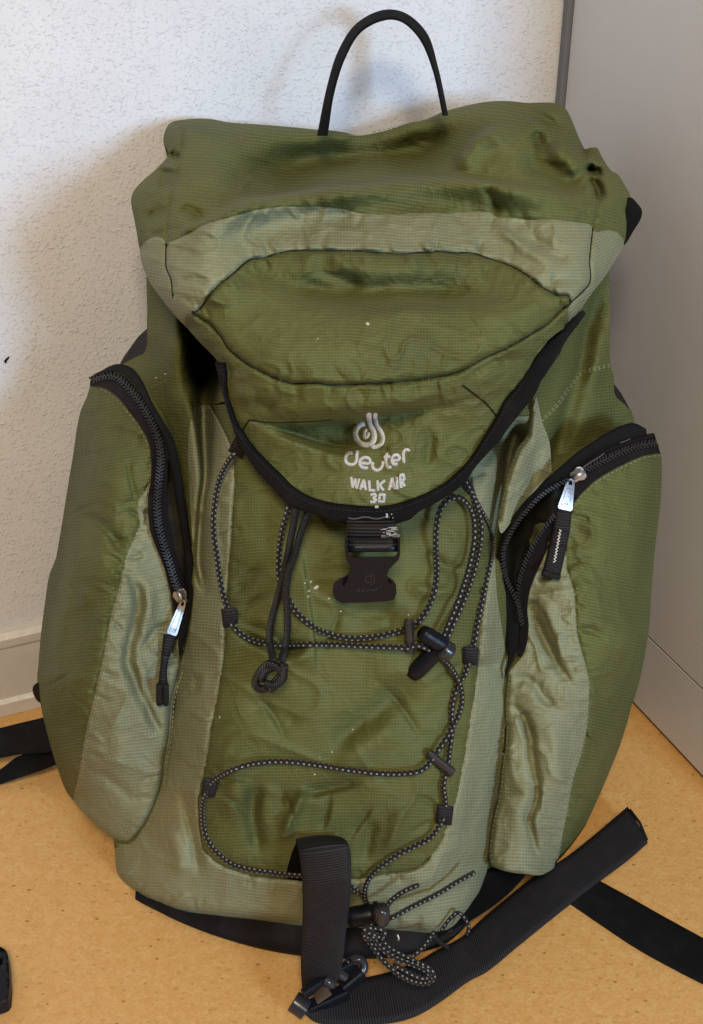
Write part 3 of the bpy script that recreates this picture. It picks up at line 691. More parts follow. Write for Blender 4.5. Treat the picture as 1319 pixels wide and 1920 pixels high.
strokes("bar_tack", [(cH([(580 + (i % 2) * 18, 1045 + i * 7) for i in range(6)]), 2.4), (cH([(628, 1045), (632, 1056)]), 2), (cH([(640, 1078), (644, 1086)]), 2), (cH([(636, 1108), (640, 1116)]), 2), (cH([(485, 985), (515, 985)]), 5)], 2, BINDY, M_EMB, lid, .0008, square=True)

# embroidered emblem and words
emblem = [(cH([(398, 262), (362, 262), (320, 308), (317, 370), (350, 422), (400, 440), (450, 430), (476, 390), (474, 330), (446, 270), (432, 220), (434, 158)]), 11.0),
          (cH([(410, 300), (393, 340), (398, 385), (420, 362), (432, 330)]), 6.5),
          (cH([(490, 160), (487, 215), (505, 275), (540, 330), (553, 380), (540, 430), (500, 456), (455, 462)]), 9.0)]
strokes("emblem", emblem, 7, LID, M_EMB, lid, .0016)
word = [cH([(293, 515), (262, 512), (235, 532), (225, 565), (238, 597), (270, 612), (305, 603), (322, 570), (326, 525), (328, 487)]),
        cH([(352, 600), (385, 600), (432, 600), (440, 578), (420, 555), (385, 552), (358, 572), (350, 600), (362, 628), (395, 642), (425, 640)]),
        cH([(468, 590), (462, 620), (472, 648), (500, 662), (530, 650), (548, 620), (552, 580)]),
        cH([(590, 508), (580, 560), (582, 610), (600, 638), (630, 635)]), cH([(560, 548), (600, 545), (622, 540)]),
        cH([(640, 580), (690, 572), (698, 550), (680, 530), (652, 535), (635, 560), (636, 590), (655, 610), (685, 608)]),
        cH([(738, 600), (735, 560), (736, 510), (750, 488), (775, 485), (786, 500)])]
strokes("brand_lettering", word, 7.0, LID, M_EMB, lid, .0014)
walk = [cH([(275, 722), (286, 810)]), cH([(286, 815), (308, 745)]), cH([(308, 735), (322, 820)]), cH([(322, 825), (345, 735)]),
        cH([(352, 832), (385, 745)]), cH([(385, 745), (405, 838)]), cH([(362, 806), (402, 806)]),
        cH([(432, 752), (437, 842)]), cH([(432, 838), (487, 842)]), cH([(505, 752), (512, 842)]), cH([(572, 750), (520, 795)]), cH([(525, 792), (560, 842)]),
        cH([(605, 838), (635, 730)]), cH([(635, 728), (655, 832)]), cH([(615, 805), (652, 802)]), cH([(674, 722), (682, 828)]),
        cH([(705, 710), (715, 818)]), cH([(700, 708), (735, 702), (742, 745), (712, 768)]), cH([(725, 762), (745, 805)])]
strokes("model_lettering", walk, 6.2, LID, M_EMB, lid, .0012, square=True)
num = [cH([(445, 880), (480, 872), (492, 888), (470, 905), (492, 922), (482, 942), (442, 942)]), cH([(525, 876), (520, 938), (560, 940), (568, 876), (522, 876)])]
strokes("model_lettering", num, 6.0, LID, M_EMB, lid, .0012, square=True)

# ---- body ------------------------------------------------------------
BODY = Field([(640, 540, .83), (640, 700, .775), (640, 850, .752), (640, 1000, .726), (640, 1130, .704), (640, 1300, .684), (640, 1500, .664), (640, 1650, .658), (640, 1735, .668),
              (430, 700, .80), (430, 800, .778), (428, 1000, .748), (412, 1200, .718), (393, 1400, .695), (380, 1500, .682), (420, 1700, .686), (520, 1722, .672), (520, 1200, .70), (520, 1500, .67),
              (330, 650, .845), (345, 900, .808), (352, 1100, .778), (340, 1250, .757), (320, 1400, .74), (290, 1550, .732), (220, 1630, .748), (262, 1672, .724), (320, 1650, .70),
              (275, 550, .95), (275, 660, .92), (180, 700, .96), (200, 900, .93),
              (880, 800, .785), (900, 1000, .757), (905, 1200, .732), (880, 1400, .704), (850, 1550, .682), (860, 1740, .676), (760, 1640, .664), (760, 1300, .69), (780, 1000, .735),
              (965, 850, .81), (940, 1000, .792), (945, 1250, .762), (930, 1450, .74), (912, 1620, .726), (895, 1685, .70),
              (1140, 540, .96), (1145, 690, .935), (1195, 790, .95), (1060, 700, .86), (1040, 800, .84), (1100, 900, .90), (1150, 1100, .93), (150, 1200, .92), (1000, 600, .86), (380, 560, .86)])
fpL = curve(cD([(1010, 300), (1080, 430), (1130, 560), (1140, 700), (1140, 760), (1130, 900), (1115, 1150), (1100, 1320), (1088, 1480), (1085, 1640)]) + cJ([(150, 330), (130, 450), (100, 600), (80, 740), (65, 800), (52, 860), (55, 980), (70, 1080)]))
fpB = curve(cJ([(70, 1080), (120, 1135), (200, 1172), (300, 1195), (450, 1207), (600, 1205), (720, 1205), (800, 1190), (900, 1175), (960, 1155), (1010, 1110)]))
fpR = curve(cJ([(1010, 1110), (1050, 1050), (1070, 990), (1100, 910), (1130, 780), (1160, 600), (1190, 400), (1210, 200)]) + cE([(520, 1400), (535, 1200), (540, 1080), (500, 980), (440, 850), (425, 740), (440, 600), (500, 420)]))
bodyBot = curve([(215, 1592), (222, 1640), (262, 1675), (300, 1692), (345, 1708), (420, 1718), (500, 1727), (560, 1735), (640, 1738), (720, 1742), (790, 1748), (812, 1750), (845, 1746), (862, 1728), (880, 1700), (900, 1672), (914, 1630)])
seamPL = curve(cD([(900, 320), (880, 520), (885, 760), (900, 1000), (915, 1250), (905, 1450), (880, 1600)]) + cK([(895, 120), (880, 190), (850, 300), (835, 480), (815, 600), (800, 720), (760, 830), (710, 930), (650, 1005), (570, 1010)]))
seamPR = curve(cE([(760, 420), (690, 600), (640, 760), (600, 950), (570, 1150), (575, 1400), (610, 1650), (630, 1850)]) + cG([(285, 1600), (290, 1750), (290, 1919)]) + cL([(345, 150), (320, 350), (300, 520), (270, 650), (255, 760), (250, 870)]))
collarSeam = curve(cD([(1010, 300), (950, 300), (900, 320)]))
# body folds
BODY.fold(cC([(545, 1150), (575, 1350), (600, 1500), (625, 1760), (628, 1919)]), .007, 45, 4, .2)
BODY.fold([(577, 1473), (550, 1528), (527, 1582)], .012, 11)
BODY.fold([(485, 1450), (474, 1530), (492, 1610)], -.012, 15)
BODY.fold([(450, 1400), (440, 1480), (430, 1560)], .006, 20)
BODY.fold([(560, 1490), (620, 1478), (690, 1462)], -.007, 9, 15)
BODY.fold([(600, 1410), (660, 1370), (735, 1310), (800, 1290)], -.009, 22, 30)
BODY.fold([(620, 1440), (690, 1400), (760, 1350)], .005, 22)
BODY.fold([(700, 1530), (690, 1580), (680, 1620)], -.006, 12)
BODY.fold([(760, 1500), (740, 1560), (735, 1610)], .006, 16)
BODY.fold([(430, 1175), (470, 1200), (540, 1222), (588, 1205)], -.008, 8, 16)
BODY.fold([(440, 1120), (470, 1080), (500, 1060)], -.006, 12)
BODY.fold([(450, 1320), (520, 1330), (560, 1380)], -.006, 22)
BODY.fold([(500, 1260), (560, 1235), (588, 1228)], .006, 12)
BODY.fold([(790, 1030), (830, 1060), (880, 1075)], -.007, 12)
BODY.fold([(760, 1090), (810, 1110), (870, 1100)], .006, 14)
BODY.fold([(640, 1160), (720, 1150), (780, 1170)], -.006, 20)
BODY.fold([(680, 1250), (760, 1260), (840, 1330)], .005, 30)
BODY.fold(cD([(890, 200), (960, 500), (975, 700), (955, 850), (945, 1000), (940, 1200), (985, 1390)]), -.022, 7, 12, .12)
BODY.fold(cD([(1010, 660), (1000, 760), (1010, 1000), (1040, 1250)]), .006, 10)
BODY.fold(cD([(940, 560), (930, 800), (920, 1000)]), .006, 12)
BODY.fold(cK([(890, 700), (930, 880), (960, 1000), (990, 1200)]), -.010, 9, 14)
BODY.fold(cK([(820, 900), (880, 1050), (900, 1200)]), .006, 14)
BODY.fold(cK([(980, 160), (960, 260), (900, 280)]), -.004, 8)
BODY.fold(cE([(715, 420), (680, 520), (650, 620), (600, 880), (565, 1080), (550, 1250)]), -.034, 12, 16, .15)
BODY.fold(cE([(560, 620), (520, 800), (510, 950)]), .007, 14)
BODY.fold(cB([(1010, 1020), (960, 1160), (895, 1370), (848, 1600), (800, 1760)]) + [(1045, 830), (1028, 910)], -.032, 13, 26, .22)
BODY.fold(cB([(1000, 1300), (960, 1560), (900, 1750)]), .010, 18)
BODY.fold(cE([(770, 560), (740, 700), (690, 850)]), .008, 14)
BODY.fold(cE([(850, 520), (790, 680), (760, 800)]), -.006, 9)
BODY.fold(cG([(90, 1450), (180, 1400), (280, 1390)]), -.007, 12)
BODY.fold(cG([(200, 1150), (180, 1300), (150, 1420)]), .006, 14)
BODY.fold(cJ([(1200, 700), (1180, 900), (1130, 1100)]), -.005, 14)
BODY.fold(cJ([(900, 1230), (1000, 1200), (1090, 1120)]), .004, 16)
for s_ in (fpL, fpB, fpR): BODY.groove(s_, .003, 3.4)
BODY.pucker(fpL, .003, 16, 26, 5); BODY.pucker(fpB, .0025, 14, 24, 6); BODY.pucker(fpR, .003, 16, 26, 7)
BODY.fold([(385, 480), (384, 600), (384, 690), (380, 770)], -.13, 30, 30, .3)
BODY.fold([(330, 420), (350, 540), (366, 640), (381, 740), (386, 840), (384, 940)], -.075, 12, 24, .38)
BODY.fold([(960, 640), (935, 760), (915, 880)], -.03, 14, 22, .3)
BODY.creases(fpL, 22, .0032, seed=11); BODY.creases(fpR, 22, .0032, seed=12); BODY.creases(fpB, 18, .0028, 20, 60, seed=13); BODY.creases(bodyBot, 16, .0035, 20, 60, seed=14)
for p_, q_ in (((440, 1165), (545, 1215)), ((445, 1150), (520, 1110)), ((402, 1486), (470, 1540)), ((404, 1470), (480, 1462)), ((826, 1532), (760, 1566)), ((828, 1520), (770, 1490)), ((876, 1236), (800, 1290)), ((650, 1580), (705, 1500)), ((560, 1580), (520, 1460)), ((600, 1570), (620, 1480)), ((640, 1130), (600, 1230)), ((690, 1260), (800, 1400)), ((470, 1290), (540, 1400))):
    BODY.fold([p_, ((p_[0] + q_[0]) / 2 + 6, (p_[1] + q_[1]) / 2 - 5), q_], -.0042, 4, 9, .4)
BODY.noise = [(-.0020, 95, 70, .4, 2), (-.0005, 30, 22, -.3, 4)]
BODY.edge(bodyBot, 22, .014)

collarTopL = curve([(275, 520), (330, 540), (400, 560), (430, 600)])
silL = curve([(275, 520), (276, 600), (272, 660), (250, 672), (227, 687), (200, 740), (190, 900), (195, 1200), (205, 1450), (215, 1592)])
silR = curve(cB([(1020, 1000), (1028, 1060), (1030, 1300), (1035, 1560), (1055, 1640), (1060, 1740), (1120, 1800), (1160, 1850)]) + [(1190, 820), (1170, 1000), (1130, 1200), (1060, 1450), (960, 1600), (914, 1630)])
front = panel("front_panel", join(fpL, fpB, fpR, [(700, 740), (520, 740)]), BODY, M_DARK, BAG, 3.8, .0, seed=3)
panel("side_strip", join(seamPL, bodyBot[:1], bodyBot[: len(bodyBot) // 2 + 6], [(590, 1652)], R_(fpB[: int(len(fpB) * .50)]), R_(fpL), collarSeam), BODY, M_SAGE, BAG, 3.8, .06, seed=5)
hb = len(bodyBot) // 2 + 6
panel("side_strip", join([(590, 1652)], bodyBot[hb - 1:], R_(seamPR), R_(fpR), R_(fpB[int(len(fpB) * .50) - 1:])), BODY, M_SAGE, BAG, 3.8, -.06, seed=6)
colL = panel("collar", join(silL, [(225, 1588)], R_(seamPL), R_(collarSeam), [(522, 738), (520, 560)]), BODY, M_DARK, BAG, 4.5, .1, .0, seed=7)
colR = panel("collar", join([(900, 560)], silR, R_(seamPR), [(905, 780)]), BODY, M_DARK, BAG, 4.5, -.15, .0, seed=8)
cs1 = curve(cB([(1035, 1580), (950, 1600), (880, 1620), (810, 1700), (740, 1800), (650, 1890)])); cs2 = curve(cD([(640, 215), (700, 185), (760, 160)]))
stitching("stitching", [(cs1, 0), (cs1, 4)], BODY, M_THREAD, colR); stitching("stitching", [(cs2, 0)], BODY, M_THREAD, colL)
stitching("stitching", [(fpL, 5), (fpR, 5), (fpB, 5)], BODY, M_THREAD, front)
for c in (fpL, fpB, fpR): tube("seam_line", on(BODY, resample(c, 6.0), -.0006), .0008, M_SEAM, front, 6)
outline = join([(300, 520), (640, 500), (1120, 520)], silR, R_(bodyBot), R_(silL))
shell("back_panel", outline, BODY, M_WEB, BAG, (0, .20, 0), .25, 9, power=2.0)
# light wing sewn over the strip on the right
wing = join(curve(cE([(800, 310), (815, 380), (832, 455), (870, 560), (885, 735)])), curve(cE([(885, 735), (800, 830), (720, 930), (660, 1010), (600, 1080), (585, 1000), (595, 930), (620, 800), (650, 690), (690, 600), (745, 530), (760, 400)])))
wingF = Field([(1010, 750, .822), (1020, 790, .822), (1030, 830, .825), (1035, 885, .822), (985, 820, .80), (950, 900, .782), (935, 980, .772), (960, 960, .785), (1000, 900, .805)])
wingF.fold(cE([(840, 560), (790, 680), (760, 830)]), -.006, 10); wingF.fold(cE([(760, 560), (700, 700), (650, 850)]), .005, 12); wingF.noise = [(-.002, 40, 30, .5, 3)]
wingF.edge(curve(cE([(760, 400), (745, 530), (690, 600), (650, 690), (620, 800), (595, 930), (585, 1000)])), 16, .016)
wg = panel("compression_wing", wing, wingF, M_SAGE, BAG, 3.6, .35, .004, seed=4)
stitching("stitching", [(curve(cE([(832, 470), (745, 545), (698, 612), (660, 700), (630, 810), (605, 950)])), 0), (curve(cE([(825, 480), (750, 540)])), 5), (curve(cE([(800, 320), (835, 455), (872, 560), (885, 720)])), 3)], lambda x, y: wingF(x, y) - .004, M_THREAD, wg)
# dried paint spots
b = Batch()
spots = [(594, 1101, 6), (583, 1091, 2.5), (580, 1108, 3), (579, 1118, 2.4), (572, 1093, 2), (575, 1087, 1.6), (617, 1122, 2.6), (639, 1146, 2.0), (766, 1153, 2), (690, 607, 4.2, 'l'), (596, 635, 1.7, 'l'), (293, 709, 2.5), (310, 701, 2.2), (590, 1452, 2), (623, 1410, 2), (600, 1420, 1.5), (662, 1368, 2), (412, 1345, 2)]
for s_ in spots:
    x, y, r = s_[:3]; f = LID if len(s_) > 3 else BODY; a = np.linspace(0, 2 * math.pi, 9, endpoint=False); rr = r * (1 + .35 * np.array([random.uniform(-1, 1) for _ in a]))
    X = np.concatenate([x + rr * np.cos(a), [x]]); Y_ = np.concatenate([y + rr * .8 * np.sin(a), [y]]); D = f(X, Y_); D[:9] += .0002; D[9] -= .0012
    b.add(lift(X, Y_, D), [(i, (i + 1) % 9, 9) for i in range(9)])
o = b.build("paint_speck", M_SPECK, BAG); o["kind"] = "stuff"; o["label"] = "white specks of dried paint"
# black base
basetop = bodyBot[int(np.argmax(bodyBot[:, 0] > 256)):-14]
bb = resample(catmull([(259, 1676), (300, 1699), (345, 1725), (400, 1752), (480, 1777), (560, 1792), (650, 1798), (740, 1794), (800, 1776), (850, 1752), (880, 1725)]), n=60)
bt = resample(basetop, n=60)
A3 = lift(bt[:, 0], bt[:, 1], BODY(bt[:, 0], bt[:, 1]) + .004); A3[:, 2] += .006; B3 = lift_z(bb[:, 0], bb[:, 1], .002)
V = []
for t in np.linspace(0, 1, 8):
    q = A3 * (1 - t) + B3 * t; q[:, 1] -= .010 * math.sin(t * math.pi); q[:, 2] = np.maximum(q[:, 2], .002); V.append(q)
back = B3.copy(); back[:, 1] += .25; back[:, 0] *= .9; V.append(B3 * .5 + back * .5); V.append(back)
mesh("base", np.concatenate(V), grid_faces(10, 60), plain("black_coated_cloth", (.008, .0068, .007), .65, bump=.0006, scale=250, spec=.15), BAG)

exec_parts = True
# ---- side pockets ----------------------------------------------------
def teeth(name, P, Yf, parent, side=0, pitch=6.4, w=11.0):
    b = Batch(); Q = resample(P, 1.0); T = np.gradient(resample(Q, n=len(Q)), axis=0); T /= np.linalg.norm(T, axis=1)[:, None] + 1e-9
    k = 0.0; i = 0
    while k < len(Q) - 2:
        q = Q[int(k)]; t = T[int(k)]; n = np.array([-t[1], t[0]])
        for sgn in ((-1, 1) if side == 0 else (side,)):
            c = q + n * sgn * w * .28 + t * (pitch * .5 if sgn > 0 else 0)
            dirn = n * sgn * w * .36 - t * pitch * .35
            e = np.array([-dirn[1], dirn[0]]); e = e / np.linalg.norm(e) * pitch * .24
            pts = np.array([c - dirn - e, c + dirn - e, c + dirn + e, c - dirn + e]); Y = Yf(pts[:, 0], pts[:, 1]) - .0008
            top = lift(pts[:, 0], pts[:, 1], Y - .0013); bot = lift(pts[:, 0], pts[:, 1], Y + .0008)
            b.add(np.concatenate([bot, top]), [(4, 5, 6, 7), (0, 1, 5, 4), (1, 2, 6, 5), (2, 3, 7, 6), (3, 0, 4, 7)])
        k += pitch
    o = b.build(name, M_TEETH, parent, smooth=False); o["kind"] = "stuff"; return o
def band(name, inner, outer, Yf, off, thick, mat, parent, dome=.001, n=90, nx=5):
    a = resample(catmull(inner), n=n); c = resample(catmull(outer), n=n); nx = max(nx, 7); sx = np.linspace(0, 1, nx)
    q = (a[:, None, :] * (1 - sx)[None, :, None] + c[:, None, :] * sx[None, :, None]); Y = Yf(q[..., 0].ravel(), q[..., 1].ravel()).reshape(n, nx)
    Y = Y - off - dome * (1 - (2 * sx - 1) ** 4)[None, :]
    top = lift(q[..., 0], q[..., 1], Y); bot = lift(q[:, ::-1, 0], q[:, ::-1, 1], Y[:, ::-1] + thick)
    V = np.concatenate([top, bot], 1); nv = 2 * nx; Fc = grid_faces(n, nv, True); Fc.append(tuple(range(nv))); Fc.append(tuple(range((n - 1) * nv, n * nv))[::-1])
    L = arclen(top[:, nx // 2]); sc = np.concatenate([sx, sx[::-1]]) * .01
    return mesh(name, V.reshape(-1, 3), Fc, mat, parent, np.stack([np.repeat(L, nv), np.tile(sc, n)], -1))
def bar(b, p, q, w, t, up):
    """box from p to q (3-D), width w along up x dir, thickness t"""
    p, q, up = (np.array(x, float) for x in (p, q, up)); d = q - p; d /= np.linalg.norm(d); s = np.cross(d, up); s /= np.linalg.norm(s); u = np.cross(s, d)
    V = [e + s * a * w / 2 + u * c * t / 2 for e in (p, q) for a, c in ((-1, -1), (1, -1), (1, 1), (-1, 1))]
    b.add(V, BOXF)
def bevel_mod(o, w=.0006, seg=2):
    m = o.modifiers.new("bevel", 'BEVEL'); m.width = w; m.segments = seg; m.limit_method = 'ANGLE'; m.angle_limit = math.radians(40); return o

# left pocket
plTop = curve(cD([(326, 195), (400, 200), (470, 240), (540, 320), (620, 430), (660, 520), (672, 620), (670, 722)]))
plTop2 = curve(cD([(670, 722), (655, 800), (655, 900), (665, 1000), (700, 1100), (740, 1200), (765, 1290), (785, 1390), (790, 1470), (800, 1600), (850, 1640), (850, 1800)]) + cK([(905, 80)]))
plSeam = curve(cD([(670, 722), (640, 770), (590, 845), (600, 930), (608, 965), (570, 1050), (530, 1150), (500, 1270), (470, 1380), (430, 1530), (400, 1700)]) + cK([(480, 210), (440, 380), (410, 540), (385, 680), (360, 790)]))
plSil = curve(cD([(326, 195), (310, 250), (275, 330), (250, 450), (235, 560), (205, 740), (180, 900), (150, 1080), (135, 1160), (100, 1250), (75, 1400), (50, 1600), (35, 1780)]) + cK([(185, 180), (190, 240), (210, 360), (250, 520), (290, 650), (330, 750), (360, 790)]))
plBot = curve(cK([(360, 790), (400, 840), (480, 920), (570, 985), (615, 1002), (650, 1005)]))
plBody = curve(cK([(650, 1005), (710, 930), (760, 830), (800, 720), (815, 600), (835, 480), (850, 300), (880, 190), (900, 120), (905, 80)]))
PL = Field([(170, 725, .905), (220, 722, .872), (250, 800, .828), (280, 860, .806), (285, 950, .795), (300, 1050, .785), (320, 1150, .768), (330, 1230, .757), (343, 1235, .755), (140, 900, .885), (120, 1000, .87), (95, 1120, .855), (80, 1250, .842), (85, 1350, .832), (105, 1440, .812), (136, 1499, .79),
            (200, 1563, .764), (245, 1582, .748), (290, 1500, .730), (318, 1380, .733), (250, 1350, .722), (250, 1200, .742), (180, 1350, .738), (170, 1200, .752), (180, 1050, .775), (190, 900, .805), (150, 1440, .752), (220, 1480, .730), (110, 1280, .79)])
PL.edge(plSil, 46, .045); PL.edge(plBot, 12, .008); PL.edge(plBody, 14, .012)
PL.fold(cD([(230, 950), (330, 940), (420, 1000), (480, 1080), (520, 1170)]), -0.0096, 8, 14)
PL.fold(cD([(250, 960), (230, 1150), (180, 1400), (120, 1700), (135, 1850)]), 0.0096, 11, 24)
PL.fold(cD([(540, 600), (555, 720), (590, 850)]), -0.0037, 4, 7)
PL.fold(cD([(500, 1190), (590, 1330), (600, 1450), (560, 1600), (540, 1760), (600, 1919)]), -0.0118, 10, 11)
PL.fold(cK([(650, 60), (680, 220), (740, 350), (810, 500)]), -0.0096, 11, 7)
PL.fold(cD([(760, 1500), (680, 1580), (610, 1690)]), -0.0067, 6, 10)
PL.fold(cD([(640, 1300), (660, 1450), (640, 1560)]), 0.0059, 13)
PL.fold(cK([(420, 620), (560, 700), (700, 830)]), -0.0044, 11)
PL.fold(cK([(560, 300), (580, 500), (600, 680)]), 0.0052, 19)
PL.fold(cD([(200, 1500), (280, 1400), (330, 1300)]), 0.0037, 14)
PL.fold(cK([(270, 180), (300, 330), (330, 500)]), -0.0052, 11)
PL.fold(cD([(350, 480), (440, 560), (480, 680)]), 0.0044, 18)
for s_ in (plSeam,): PL.groove(s_, .0022, 3.2); PL.pucker(s_, .0045, 20, 22, 3)
PL.pucker(plTop, .003, 14, 24, 4); PL.pucker(plTop2, .003, 12, 24, 5)
PL.creases(plSeam, 26, .0045, seed=21); PL.creases(plBody, 18, .0040, seed=22); PL.creases(plTop, 12, .004, seed=23); PL.creases(plTop2, 14, .004, seed=24); PL.creases(plSil, 16, .005, 40, 110, seed=25)
PL.noise = [(-.0026, 55, 70, .2, 8), (-.0010, 24, 20, -.5, 1)]
pkl = panel("side_pocket", join(plSil, R_(plSeam), R_(plTop)), PL, M_DARK, BAG, 3.6, -.12, seed=2)
panel("pocket_panel", join(plSeam, plBot, plBody, R_(plTop2)), PL, M_SAGE, pkl, 3.6, -.12, seed=4)
shell("pocket_back", join(plSil, plBot, plBody, R_(plTop2), R_(plTop)), PL, M_DARK, pkl, (.02, .075, 0), .12, 7, power=2, center=(-.15, .88, .27))
stitching("stitching", [(plSeam, -4), (plSeam, -8), (plTop, 4), (plBody, 5), (plTop2, 4)], PL, M_THREAD, pkl)
stitching("stitching", [(plSeam, -1)], PL, M_THREADK, pkl, w=1.0)
tube("seam_piping", on(PL, resample(plBody, 6.0), -.001), .0016, M_SAGE, pkl, 8)
# zipper of the left pocket
PLZ = lambda x, y: PL.base(np.clip(x, 60, 352), np.asarray(y)) - .0065
tpIn = cD([(326, 192), (400, 198), (470, 238), (540, 318), (620, 428), (660, 518), (672, 620), (668, 722), (655, 800), (655, 900), (665, 1000), (700, 1100), (740, 1200), (765, 1290), (790, 1390), (800, 1450)])
tpOut = cD([(332, 135), (440, 112), (520, 135), (600, 220), (680, 350), (735, 470), (758, 580), (762, 680), (760, 780), (765, 900), (778, 1000), (800, 1100), (832, 1200), (855, 1280), (870, 1350), (870, 1420)])
tcen = cD([(335, 158), (390, 138), (440, 133), (490, 150), (550, 210), (620, 300), (680, 410), (715, 510), (725, 600), (712, 750), (705, 850), (715, 980), (740, 1080), (775, 1190), (805, 1290), (828, 1345)])
bnOut = cD([(345, 128), (400, 100), (440, 78), (490, 66), (560, 88), (600, 128), (640, 200), (680, 290), (740, 390), (800, 500), (822, 600), (845, 700), (860, 820), (880, 950), (900, 1080), (915, 1250), (915, 1380), (890, 1500), (860, 1620), (832, 1730)])
bnIn = cD([(360, 135), (420, 118), (480, 115), (530, 140), (590, 200), (640, 290), (700, 400), (755, 520), (770, 600), (790, 700), (808, 820), (830, 950), (850, 1080), (872, 1250), (880, 1380), (855, 1480), (835, 1560), (822, 1640)])
band("zip_tape", tpIn, tpOut, PLZ, .0, .0012, M_TAPE, pkl, .0, 110)
teeth("zip_teeth", catmull(tcen), lambda x, y: PLZ(x, y) - .0022, pkl)
PLB = lambda x, y: PLZ(x, y) - .002 - .010 * np.clip((np.asarray(y) - 760) / 80, 0, 1) * np.clip((1230 - np.asarray(y)) / 60, 0, 1) * 0
band("zip_binding", bnIn, bnOut, PLB, .0015, .004, M_BIND, pkl, .002, 110)
gapL = join(curve(cD([(762, 740), (765, 900), (790, 1060), (830, 1200), (868, 1380), (850, 1500), (830, 1600)])), curve(cD([(850, 1560), (885, 1400), (880, 1250), (855, 1080), (830, 900), (800, 720)])))
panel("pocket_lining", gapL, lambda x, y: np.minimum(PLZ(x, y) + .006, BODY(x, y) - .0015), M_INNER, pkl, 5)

def slider(pos, ang, Yf, parent, pull_pts, pull_w, tab):
    """metal slider with wire bail and flat pull; pos and pull in pixels"""
    x, y = pos; ca, sa = math.cos(ang), math.sin(ang)
    def loc(u, v): return (x + ca * u - sa * v, y + sa * u + ca * v)
    D0 = float(Yf(np.array([x]), np.array([y]))[0]) - .0028
    body = np.array([loc(*p) for p in [(-12, -11), (-4, -14), (6, -10), (13, -11), (15, -5), (9, 0), (15, 5), (13, 11), (6, 10), (-4, 14), (-12, 11), (-14, 0)]])
    pl_ = plate("zip_slider", resample(np.vstack([body, body[:1]]), 4.0)[:-1], lambda X, Y_: np.full(np.shape(X), D0), .003, M_METAL, parent, bevel=.0007, step=9)
    pts = [(-9, 0, 0), (-6, 0, -.0035), (0, 0, -.005), (6, 0, -.004), (9, 0, 0)]
    P = np.array([lift(*loc(u, v), D0 + d) for u, v, d in pts]); P = resample(catmull(P), n=16)
    tube("slider_bridge", P, .0021, M_METAL, parent, 10)
    (x0, y0), (x1, y1) = pull_pts; d = np.array([x1 - x0, y1 - y0]); Lp = np.linalg.norm(d); d /= Lp; n = np.array([-d[1], d[0]]); c0 = np.array([x0, y0])
    def pl(u, v): return c0 + d * u + n * v
    w0, w1 = pull_w
    out = np.array([pl(-3, -w0 * .7), pl(-7, 0), pl(-3, w0 * .7), pl(6, w0), pl(Lp - 3, w1), pl(Lp, w1 - 2), pl(Lp, -w1 + 2), pl(Lp - 3, -w1), pl(6, -w0)])
    h1 = np.array([pl(0, -w0 * .35), pl(-3.4, 0), pl(0, w0 * .35), pl(6, w0 * .45), pl(6, -w0 * .45)])
    dep = lambda X, Y_: np.minimum(D0 - .0055, Yf(np.asarray(X), np.asarray(Y_)) - .0035)
    plate("zip_pull", resample(np.vstack([out, out[:1]]), 4.0)[:-1], dep, .0014, M_METAL, parent, [h1], .0005, 8)
    ins = np.array([pl(12, -w0 * .5), pl(12, w0 * .5), pl(Lp - 5, w1 * .62), pl(Lp - 5, -w1 * .62)])
    plate("pull_plaque", resample(np.vstack([ins, ins[:1]]), 5.0)[:-1], lambda X, Y_: dep(X, Y_) - .0007, .0008, M_METAL, parent, bevel=.0004, step=9)
    mk = [[pl(Lp - 9, -4), pl(Lp - 14, -3), pl(Lp - 9, -1.5)], [pl(Lp - 14, 0), pl(Lp - 9, .4)], [pl(Lp - 14, 3), pl(Lp - 9, 3.2), pl(Lp - 11, 4.4)]]
    strokes("pull_mark", [[tuple(p) for p in m_] for m_ in mk], 1.0, lambda X, Y_: dep(X, Y_) - .0009, M_PLAST, parent, .0004, square=True)
    return D0
D0 = slider(cD([(835, 1375)])[0], 1.25, PLZ, pkl, (cD([(850, 1410)])[0], cD([(785, 1590)])[0]), (6.5, 10), None)
# fabric tab hanging from the left slider (folded, seen edge-on)
ta = resample(catmull(cD([(742, 1590), (735, 1650), (728, 1750), (715, 1850), (702, 1919), (705, 1965)])), n=24); tb = resample(catmull(cD([(812, 1600), (800, 1650), (775, 1710), (760, 1790), (765, 1880), (770, 1970)])), n=24)
ya = np.minimum(PL(ta[:, 0], ta[:, 1]), PL(tb[:, 0], tb[:, 1])) - .007; D0t = float(ya[-1])
ribbon("pull_tab", lift(ta[:, 0], ta[:, 1], ya), lift(tb[:, 0], tb[:, 1], ya + .001), .004, M_WEB, pkl, 5, .0015)
te = np.array(cD([(735, 1960)])[0])
for dx in (-6, 6):
    tube("tab_fold", lift(te[0] + dx + np.zeros(6), te[1] - 30 + np.linspace(0, 36, 6), D0t - .001 + np.linspace(0, .002, 6)), .0026, M_WEB, pkl, 8)

# right pocket
prTop = curve(cG([(1170, 212), (1130, 212), (1060, 226), (960, 270), (880, 312), (800, 362), (730, 425), (690, 470), (665, 560), (648, 660), (640, 760)]))
prSeam = curve(cG([(640, 760), (640, 850), (680, 980), (690, 1100), (700, 1230), (740, 1380), (765, 1480), (765, 1600), (755, 1750), (730, 1880)]) + cL([(720, 300), (680, 420), (650, 580), (625, 700), (605, 835)]))
prLip = curve(cG([(640, 760), (600, 700), (560, 660), (525, 750), (490, 840), (455, 900), (430, 970), (415, 1080), (425, 1180), (415, 1280), (390, 1350), (330, 1420), (300, 1470)]))
prBody = curve(cG([(300, 1470), (288, 1600), (290, 1750), (290, 1919)]) + cL([(345, 150), (320, 350), (300, 520), (270, 650), (255, 760), (268, 855)]))
prBot = curve(cL([(268, 855), (350, 882), (450, 895), (510, 900), (570, 872), (605, 835)]))
